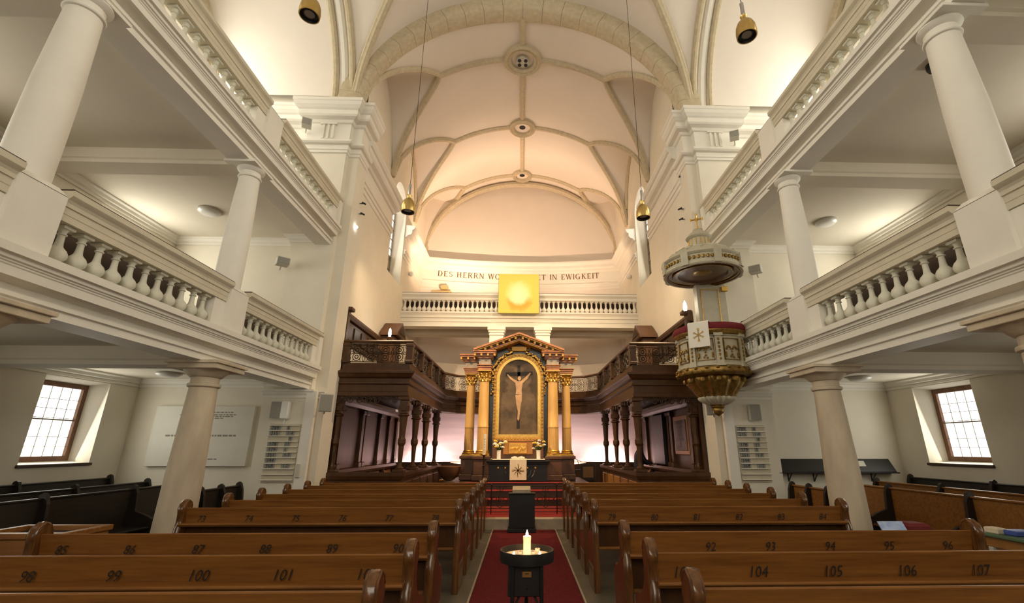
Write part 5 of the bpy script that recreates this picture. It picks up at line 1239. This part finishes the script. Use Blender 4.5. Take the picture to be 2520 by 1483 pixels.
# microphone gooseneck by the pulpit
mb = MB(); mb.tube([(4.35,9.0,3.9),(4.42,9.0,3.98),(4.50,9.0,4.02)], .008, 5); mb.ring((4.54,9.0,4.03),(0.2,1,0),.05,.008,10,5); tag(mb.build('microphone', M['blackmetal']), 'thin black microphone loop at the right edge of the pulpit', 'microphone')

# ============================================================ pendant lamps
for i, (x, y, z, lb) in enumerate(((-3.32,5.5,8.06,'brass bell-shaped pendant lamp at the top left of the nave'),(3.475,5.5,7.90,'brass bell-shaped pendant lamp at the top right of the nave'),(-2.514,9.0,6.62,'brass pendant lamp hanging before the left chancel window'),(2.64,9.0,6.57,'brass pendant lamp hanging before the right chancel window'))):
    p = thing('pendant_lamp', lb, 'lamp', (x, y, z), 'brass pendant lamps'); k = 1.0 if i > 1 else 1.0
    mb = MB(); mb.lathe([(.135,-.16),(.15,-.16),(.155,-.08),(.145,.02),(.115,.10),(.07,.155),(.04,.17),(.038,.20),(.055,.25),(.05,.255),(.001,.255)], (x,y,z), 24, cap=False); mb.build('bell_shade', M['brass'], p, True)
    mb = MB(); mb.lathe([(.138,-.158),(.125,-.12),(.09,-.11),(.09,-.13),(.075,-.13)], (x,y,z), 24, cap=False); mb.build('inner_ring', M['blackmetal'], p, True)
    mb = MB(); mb.lathe([(.001,-.125),(.08,-.125),(.08,-.10)], (x,y,z), 16); mb.build('lens', M['lens'], p, True)
    mb = MB(); mb.lathe([(.03,.25),(.03,.52),(.022,.53)], (x,y,z), 10); mb.build('stem', M['chrome'], p, True)
    mb = MB(); mb.tube([(x,y,z+.5),(x,y,max(BN(x),LN(y)))], .006, 5); mb.build('cable', M['blackmetal'], p)
# flat ceiling lamps under the galleries
for i, (x, y, z, lb) in enumerate(((-6.56,8.79,6.31,'left round ceiling lamp under the upper gallery'),(6.6,8.83,6.31,'right round ceiling lamp under the upper gallery'),(-6.9,9.2,2.98,'left round ceiling lamp under the lower gallery'),(6.9,9.2,2.98,'right round ceiling lamp under the lower gallery'))):
    p = thing('ceiling_lamp', lb, 'lamp', (x, y, z), 'flat gallery ceiling lamps')
    mb = MB(); mb.lathe([(.001,-.10),(.10,-.095),(.17,-.075),(.205,-.045),(.21,-.03)], (x,y,z), 24); mb.build('diffuser', M['vase'], p, True)
    mb = MB(); mb.lathe([(.21,-.035),(.225,-.03),(.225,0),(.001,0)], (x,y,z), 24); mb.build('rim', M['spk'], p, True)
mb = MB(); mb.lathe([(.09,-.08),(.10,-.06),(.10,0)], (5.28,4.55,6.31), 14); mb.tube([(5.28,4.55,6.25),(5.28,4.55,6.18)], .015, 6); mb.ball((5.28,4.55,6.17), .025); tag(mb.build('ceiling_fitting', M['blackmetal'], smooth=True), 'small dark fitting on the right upper gallery ceiling beside the column', 'lamp')
# wall spot on the left chancel wall
p = thing('wall_spot', 'tiny lit white bulb on the left chancel pier', 'lamp', (-4.22,10.5,6.83))
mb = MB(); mb.ball((-4.17,10.5,6.83), .04, 10, 8); mb.build('bulb', M['bulb'], p, True)
mb = MB(); mb.tube([(-4.21,10.5,6.83),(-4.19,10.5,6.83)], .02, 8); mb.build('socket', M['chrome'], p)
for s in (-1,1):
    for z_ in (7.25,7.55):
        q = thing('spotlight', '%s small spotlight on the %s chancel pier aimed at the altar' % (('lower','upper')[z_>7.4], ('left','right')[s>0]), 'lamp', (s*4.18,10.6,z_), 'altar spotlights')
        mb = MB(); mb.tube([(s*4.19,10.6,z_),(s*4.12,10.62,z_)], .012, 6); mb.build('bracket', M['blackmetal'], q)
        mb = MB(); mb.tube([(s*4.13,10.56,z_+.01),(s*4.06,10.64,z_-.005)], .022, 8); mb.build('lamp_head', M['blackmetal'], q, True)
# ============================================================ speakers
def speaker(loc, size, rz, label, bracket=True, tilt=0):
    w_, d_, h_ = size; p = thing('speaker', label, 'speaker', loc, 'wall speakers'); x, y, z = loc
    rot = Matrix.Translation((x,y,z)) @ Matrix.Rotation(rz,4,'Z') @ Matrix.Rotation(tilt,4,'X') @ Matrix.Rotation(0,4,'Y')
    mb = MB(); mb.bev(-w_/2,w_/2,-d_/2,d_/2,-h_/2,h_/2,.012); mb.xf(rot); mb.build('case', M['spk'], p)
    mb = MB(); mb.bev(-w_/2+.015,w_/2-.015,-d_/2-.008,-d_/2+.004,-h_/2+.015,h_/2-.015,.004); mb.xf(rot); mb.build('grille', M['spkgrill'], p)
    if bracket:
        mb = MB(); mb.tube([(0,d_/2-.02,-h_/2+.02),(0,d_/2+.06,-h_/2-.05),(0,d_/2+.14,-h_/2-.02)]+([(0,d_/2+.5,-h_/2+.02)] if h_ > .3 else []), .016, 6); mb.xf(rot); mb.build('bracket', M['spk'], p)
speaker((-5.40,9.70,9.25),(.22,.20,.20),radians(25),'small white speaker beside the left pier capital')
speaker((5.34,9.70,9.16),(.22,.20,.20),radians(-25),'small white speaker beside the right pier capital')
speaker((-5.40,9.74,5.56),(.26,.22,.17),radians(40),'pale speaker on the end wall behind the left gallery column')
speaker((5.38,9.74,5.52),(.26,.22,.17),radians(-40),'pale speaker on the end wall behind the right gallery column')
speaker((-3.98,9.66,2.46),(.25,.20,.36),radians(25),'pale upright speaker on the left pier beside the choir gallery',True,radians(8))
speaker((3.98,9.66,2.42),(.25,.20,.36),radians(-25),'pale upright speaker below the pulpit on the right pier',True,radians(8))
speaker((-5.03,9.86,2.33),(.24,.10,.34),0,'grey flat speaker above the left hymn board',False)
speaker((4.95,9.86,2.31),(.24,.10,.34),0,'grey flat speaker above the right hymn board',False)
mb = MB(); mb.bev(-4.93,-4.80,9.80,9.96,2.14,2.50,.02); mb.tube([(-4.86,9.88,2.05),(-4.86,9.88,2.15)], .012, 6); tag(mb.build('wall_heater', M['vase']), 'slim white box with a pull cord above the left hymn board', 'box')
# ============================================================ hymn boards
for s in (-1,1):
    xc = s*4.855; sd = 'left' if s < 0 else 'right'; yb_ = 9.97
    h = thing('hymn_board', '%s ivory hymn board with rows of number cards' % sd, 'board', (xc, yb_, .95), 'hymn boards')
    mb = MB(); mb.bev(xc-.31,xc+.31,yb_-.025,yb_,.92,2.05,.004); mb.build('back_board', M['boardback'], h)
    for k in range(11):
        z = 2.03-.105*k; mb = MB(); mb.bev(xc-.31,xc+.31,yb_-.07,yb_-.02,z-.018,z,.003); mb.build('shelf', M['board'], h)
        if k < 8:
            t1, t2 = ROWS8[k]
            zc = z-.06
            if t1:
                mb = MB(); mb.bev(xc-.29,xc-.09,yb_-.036,yb_-.026,zc-.042,zc+.038,.002); cd = mb.build('number_card', M['digit'], h); text(t1, 'digits', (xc-.19,yb_-.0375,zc-.002), .10, M['numblack'], cd)
            if t2:
                wd = .05*len(t2)+.02; xx = xc+.14 if k == 2 else xc+.04+wd/2
                mb = MB(); mb.bev(xx-wd/2,xx+wd/2,yb_-.036,yb_-.026,zc-.042,zc+.038,.002); cd = mb.build('number_card', M['digit'], h); text(t2, 'digits', (xx,yb_-.0375,zc-.002), .085, M['numblack'], cd)
mb = MB(); mb.bev(-4.47,-4.39,9.84,9.92,1.02,1.28,.01); tag(mb.build('switch_box', M['spk']), 'white switch box on the left pier edge', 'box')
# ============================================================ plaque and wall shelf
p = thing('wall_plaque', 'large pale rectangular memorial plaque on the left end wall', 'plaque', (-6.64, 10.18, 1.22))
mb = MB(); mb.bev(-7.65,-5.63,10.12,10.2,1.22,2.42,.006); mb.build('slab', M['plaque'], p)
random.seed(21)
for (z, x0, x1, hh) in ((2.29,-7.05,-6.05,.022),(2.24,-7.15,-5.98,.022),(2.205,-7.10,-6.05,.02),(2.17,-6.95,-6.25,.02),(2.12,-6.75,-6.5,.016),(1.82,-7.35,-5.92,.035),(1.36,-7.15,-6.2,.025)):
    mb = MB(); x = x0
    while x < x1:
        w_ = random.uniform(.03,.11); mb.add([(x,10.1185,z-hh/2),(min(x+w_,x1),10.1185,z-hh/2),(min(x+w_,x1),10.1185,z+hh/2),(x,10.1185,z+hh/2)],[(0,1,2,3)]); x += w_+.018
    mb.build('engraved_line', M['greytext'], p)
sh = thing('wall_shelf', 'black sloping shelf board on brackets on the right end wall', 'shelf', (6.65, 10.1, 1.0))
mb = MB(); mb.prism([(10.02,1.10),(10.0,1.12),(10.17,1.37),(10.19,1.36)], 5.42, 7.88, 'x'); mb.build('board', M['black'], sh)
mb = MB(); mb.bev(5.36,7.92,9.97,10.2,1.085,1.11,.006); mb.build('ledge', M['black'], sh)
for x in (5.65,6.2,7.45):
    mb = MB(); mb.tube([(x,10.19,.92),(x,10.12,1.0),(x,10.03,1.09)], .012, 6); mb.tube([(x,10.19,.92),(x,10.19,1.09)], .012, 6); mb.build('bracket', M['blackmetal'], sh)
mb = MB(); mb.prism([(10.045,1.15),(10.035,1.16),(10.13,1.33),(10.14,1.32)], 6.9, 7.3, 'x'); tag(mb.build('paper_sheet', M['greystone']), 'grey paper sheet on the black wall shelf', 'paper')
# ============================================================ things in the right aisle and left aisle
t = thing('small_table', 'small green-topped table at the right edge behind the pews', 'table', (5.25, 4.9, 0))
mb = MB(); mb.bev(4.86,5.9,4.55,5.25,.72,.75,.006); mb.build('table_top', M['greentop'], t)
mb = MB(); mb.bev(4.90,5.86,4.59,5.21,.62,.72,.006); mb.build('apron', M['orangewood'], t)
for x in (4.92,5.82):
    for y in (4.61,5.17): mb = MB(); mb.bev(x-.025,x+.025,y-.025,y+.025,0,.62,.004); mb.build('leg', M['spk'], t)
mb = MB(); mb.bev(4.96,5.18,4.92,5.08,.75,.80,.01); tag(mb.build('blue_book', M['blue']), 'blue book lying on the small green table', 'book')
mb = MB(); mb.bev(4.9,5.0,5.05,5.2,.75,.81,.01); tag(mb.build('pale_box', M['linen']), 'small cream box beside the blue book', 'box')
mb = MB(); mb.prism([(5.44,.55),(5.46,.55),(5.62,.80),(5.60,.80)], 4.06, 4.34, 'x'); tag(mb.build('leaflet', M['ltblue']), 'light blue printed leaflet propped behind the right pews', 'leaflet')
mb = MB(); mb.bev(4.50,4.75,5.7,5.95,.5,.76,.03); tag(mb.build('red_cushion', M['red']), 'dark red cushion behind the right pews', 'cushion')
mb = MB(); mb.bev(4.08,5.1,5.62,6.1,.0,.5,.02); tag(mb.build('book_chest', M['pewdark']), 'dark chest beside the right column foot', 'chest')
cb = thing('open_box', 'open light-wood box on the floor left of the near pews', 'box', (-4.75, 4.9, 0))
mb = MB(); mb.bev(-4.95,-4.15,4.75,5.25,.0,.80,.01); mb.build('box_body', M['pew'], cb)
mb = MB(); mb.bev(-4.97,-4.13,4.73,4.80,.80,.85,.006); mb.bev(-4.97,-4.13,5.2,5.27,.80,.85,.006); mb.bev(-4.97,-4.9,4.80,5.2,.80,.85,.006); mb.bev(-4.2,-4.13,4.80,5.2,.80,.85,.006); mb.build('box_rim', M['pew'], cb)
mb = MB(); mb.box(-4.9,-4.2,4.80,5.2,.79,.805); mb.build('box_shade_sheet', M['black'], cb)  # black sheet stands in for the shade inside the box
# ============================================================ chancel furniture
f = thing('baptismal_font', 'round stone font on a pillar left of the altar', 'font', (-1.98, 13.6, .2))
mb = MB(); mb.lathe([(.05,.70),(.16,.76),(.28,.90),(.32,1.0),(.33,1.08),(.30,1.10),(.24,1.08),(.05,1.02),(.001,1.01)], (-1.98,13.6,0), 24); mb.build('bowl', M['brownmarble'], f, True)
mb = MB(); mb.lathe([(.20,.2),(.20,.26),(.13,.30),(.11,.45),(.11,.66),(.15,.70),(.05,.72)], (-1.98,13.6,0), 18); mb.build('pillar', M['step'], f, True)
ch = thing('chair', 'dark chair with a light back panel right of the altar', 'chair', (2.1, 15.2, .2))
mb = MB(); mb.bev(1.86,2.34,15.2,15.24,.62,1.10,.01); mb.build('backrest', M['wooddark'], ch)
mb = MB(); mb.bev(1.94,2.26,15.185,15.205,.70,1.02,.005); mb.build('back_panel', M['orangewood'], ch)
mb = MB(); mb.bev(1.86,2.34,15.24,15.66,.58,.62,.01); mb.build('seat', M['wooddark'], ch)
for x in (1.88,2.32):
    for y in (15.22,15.64): mb = MB(); mb.bev(x-.02,x+.02,y-.02,y+.02,.2,.58,.004); mb.build('leg', M['wooddark'], ch)
nt_ = thing('small_bench', 'small wooden stool behind the font', 'stool', (-2.05, 14.6, .2))
mb = MB(); mb.bev(-2.4,-1.7,14.5,14.85,.64,.69,.008); mb.build('seat', M['orangewood'], nt_)
for x in (-2.36,-1.74): mb = MB(); mb.bev(x-.03,x+.03,14.53,14.82,.2,.64,.006); mb.build('leg', M['wood'], nt_)
mb = MB(); mb.tube([(1.9,16.0,.9),(1.9,16.0,1.12),(1.86,16.0,1.18)], .012, 5); mb.tube([(1.72,16.0,1.27),(2.0,16.0,1.14)], .008, 5); mb.bev(1.8,2.0,15.9,16.1,.86,.9,.004); tag(mb.build('desk_microphone', M['blackmetal']), 'thin desk microphone in front of the right half of the lit screen', 'microphone')
# ============================================================ person among the right choir stalls
person = thing('person', 'person in a dark coat standing behind the right choir columns, reaching forward', 'person', (3.45, 14.1, .2))
def skin(name, verts, edges, radii, m, parent, root=0, sub=2):
    me = bpy.data.meshes.new(name); me.from_pydata(verts, edges, []); me.update(); o = bpy.data.objects.new(name, me); COL.objects.link(o)
    md = o.modifiers.new('skin', 'SKIN'); md.use_smooth_shade = True
    for i, r in enumerate(radii): me.skin_vertices[0].data[i].radius = r if isinstance(r, tuple) else (r, r)
    me.skin_vertices[0].data[root].use_root = True
    sb = o.modifiers.new('sub', 'SUBSURF'); sb.levels = sub; sb.render_levels = sub
    me.materials.append(m); attach(o, parent); return o
bx_, by_ = 3.42, 14.1
V = [(bx_,by_,1.02),(bx_+.02,by_,1.20),(bx_+.04,by_,1.42),(bx_+.05,by_,1.53),(bx_+.06,by_,1.58),
     (bx_+.02,by_-.09,.95),(bx_+.01,by_-.10,.62),(bx_-.02,by_-.10,.28),(bx_+.10,by_-.11,.24),
     (bx_+.02,by_+.09,.95),(bx_+.03,by_+.10,.62),(bx_+.02,by_+.10,.28),(bx_+.14,by_+.11,.24),
     (bx_+.05,by_-.19,1.44),(bx_+.16,by_-.22,1.22),(bx_+.38,by_-.18,1.15),
     (bx_+.05,by_+.19,1.44),(bx_+.14,by_+.22,1.22),(bx_+.36,by_+.18,1.12)]
E_ = [(0,1),(1,2),(2,3),(3,4),(0,5),(5,6),(6,7),(7,8),(0,9),(9,10),(10,11),(11,12),(2,13),(13,14),(14,15),(2,16),(16,17),(17,18)]
Rd = [(.14,.17),(.135,.17),(.13,.17),.06,.055,.10,.075,.055,.045,.10,.075,.055,.045,.075,.058,.042,.075,.058,.042]
skin('body', V, E_, Rd, M['coat'], person)
mb = MB(); hx, hy, hz = bx_+.085, by_, 1.68
mb.ball((hx,hy,hz), .10, 14, 12, (.95,.80,1.18)); mb.ball((hx+.095,hy,hz-.01), .018, 8, 6, (1,.8,1.2)); mb.ball((hx,hy-.08,hz), .022, 8, 6, (.7,.4,1.2)); mb.ball((hx,hy+.08,hz), .022, 8, 6, (.7,.4,1.2)); mb.ball((hx+.07,hy,hz-.075), .035, 8, 6)
mb.build('head', M['skin'], person, True)
mb = MB(); mb.ball((hx-.018,hy,hz+.025), .108, 14, 12, (.95,.86,1.08)); mb.build('hair', M['hair'], person, True)
for q, (hx2, hy2, hz2) in enumerate(((bx_+.40,by_-.18,1.145),(bx_+.38,by_+.18,1.115))):
    Vh = [(hx2-.03,hy2,hz2),(hx2+.02,hy2,hz2-.005),(hx2+.05,hy2,hz2-.01)]; Eh = [(0,1),(1,2)]; Rh = [.024,(.018,.032),(.014,.034)]
    for k in range(4):
        y = hy2-.027+.018*k; ln2 = (.055,.066,.062,.048)[k]; b0 = len(Vh)
        Vh += [(hx2+.06,y,hz2-.01),(hx2+.06+ln2*.5,y,hz2-.022),(hx2+.06+ln2,y,hz2-.045)]; Eh += [(2,b0),(b0,b0+1),(b0+1,b0+2)]; Rh += [.0085,.008,.007]
    b0 = len(Vh); sg = 1 if q == 0 else -1
    Vh += [(hx2+.02,hy2+sg*.038,hz2-.008),(hx2+.05,hy2+sg*.052,hz2-.02)]; Eh += [(1,b0),(b0,b0+1)]; Rh += [.010,.008]
    skin('hand', Vh, Eh, Rh, M['skin'], person, 0, 1)
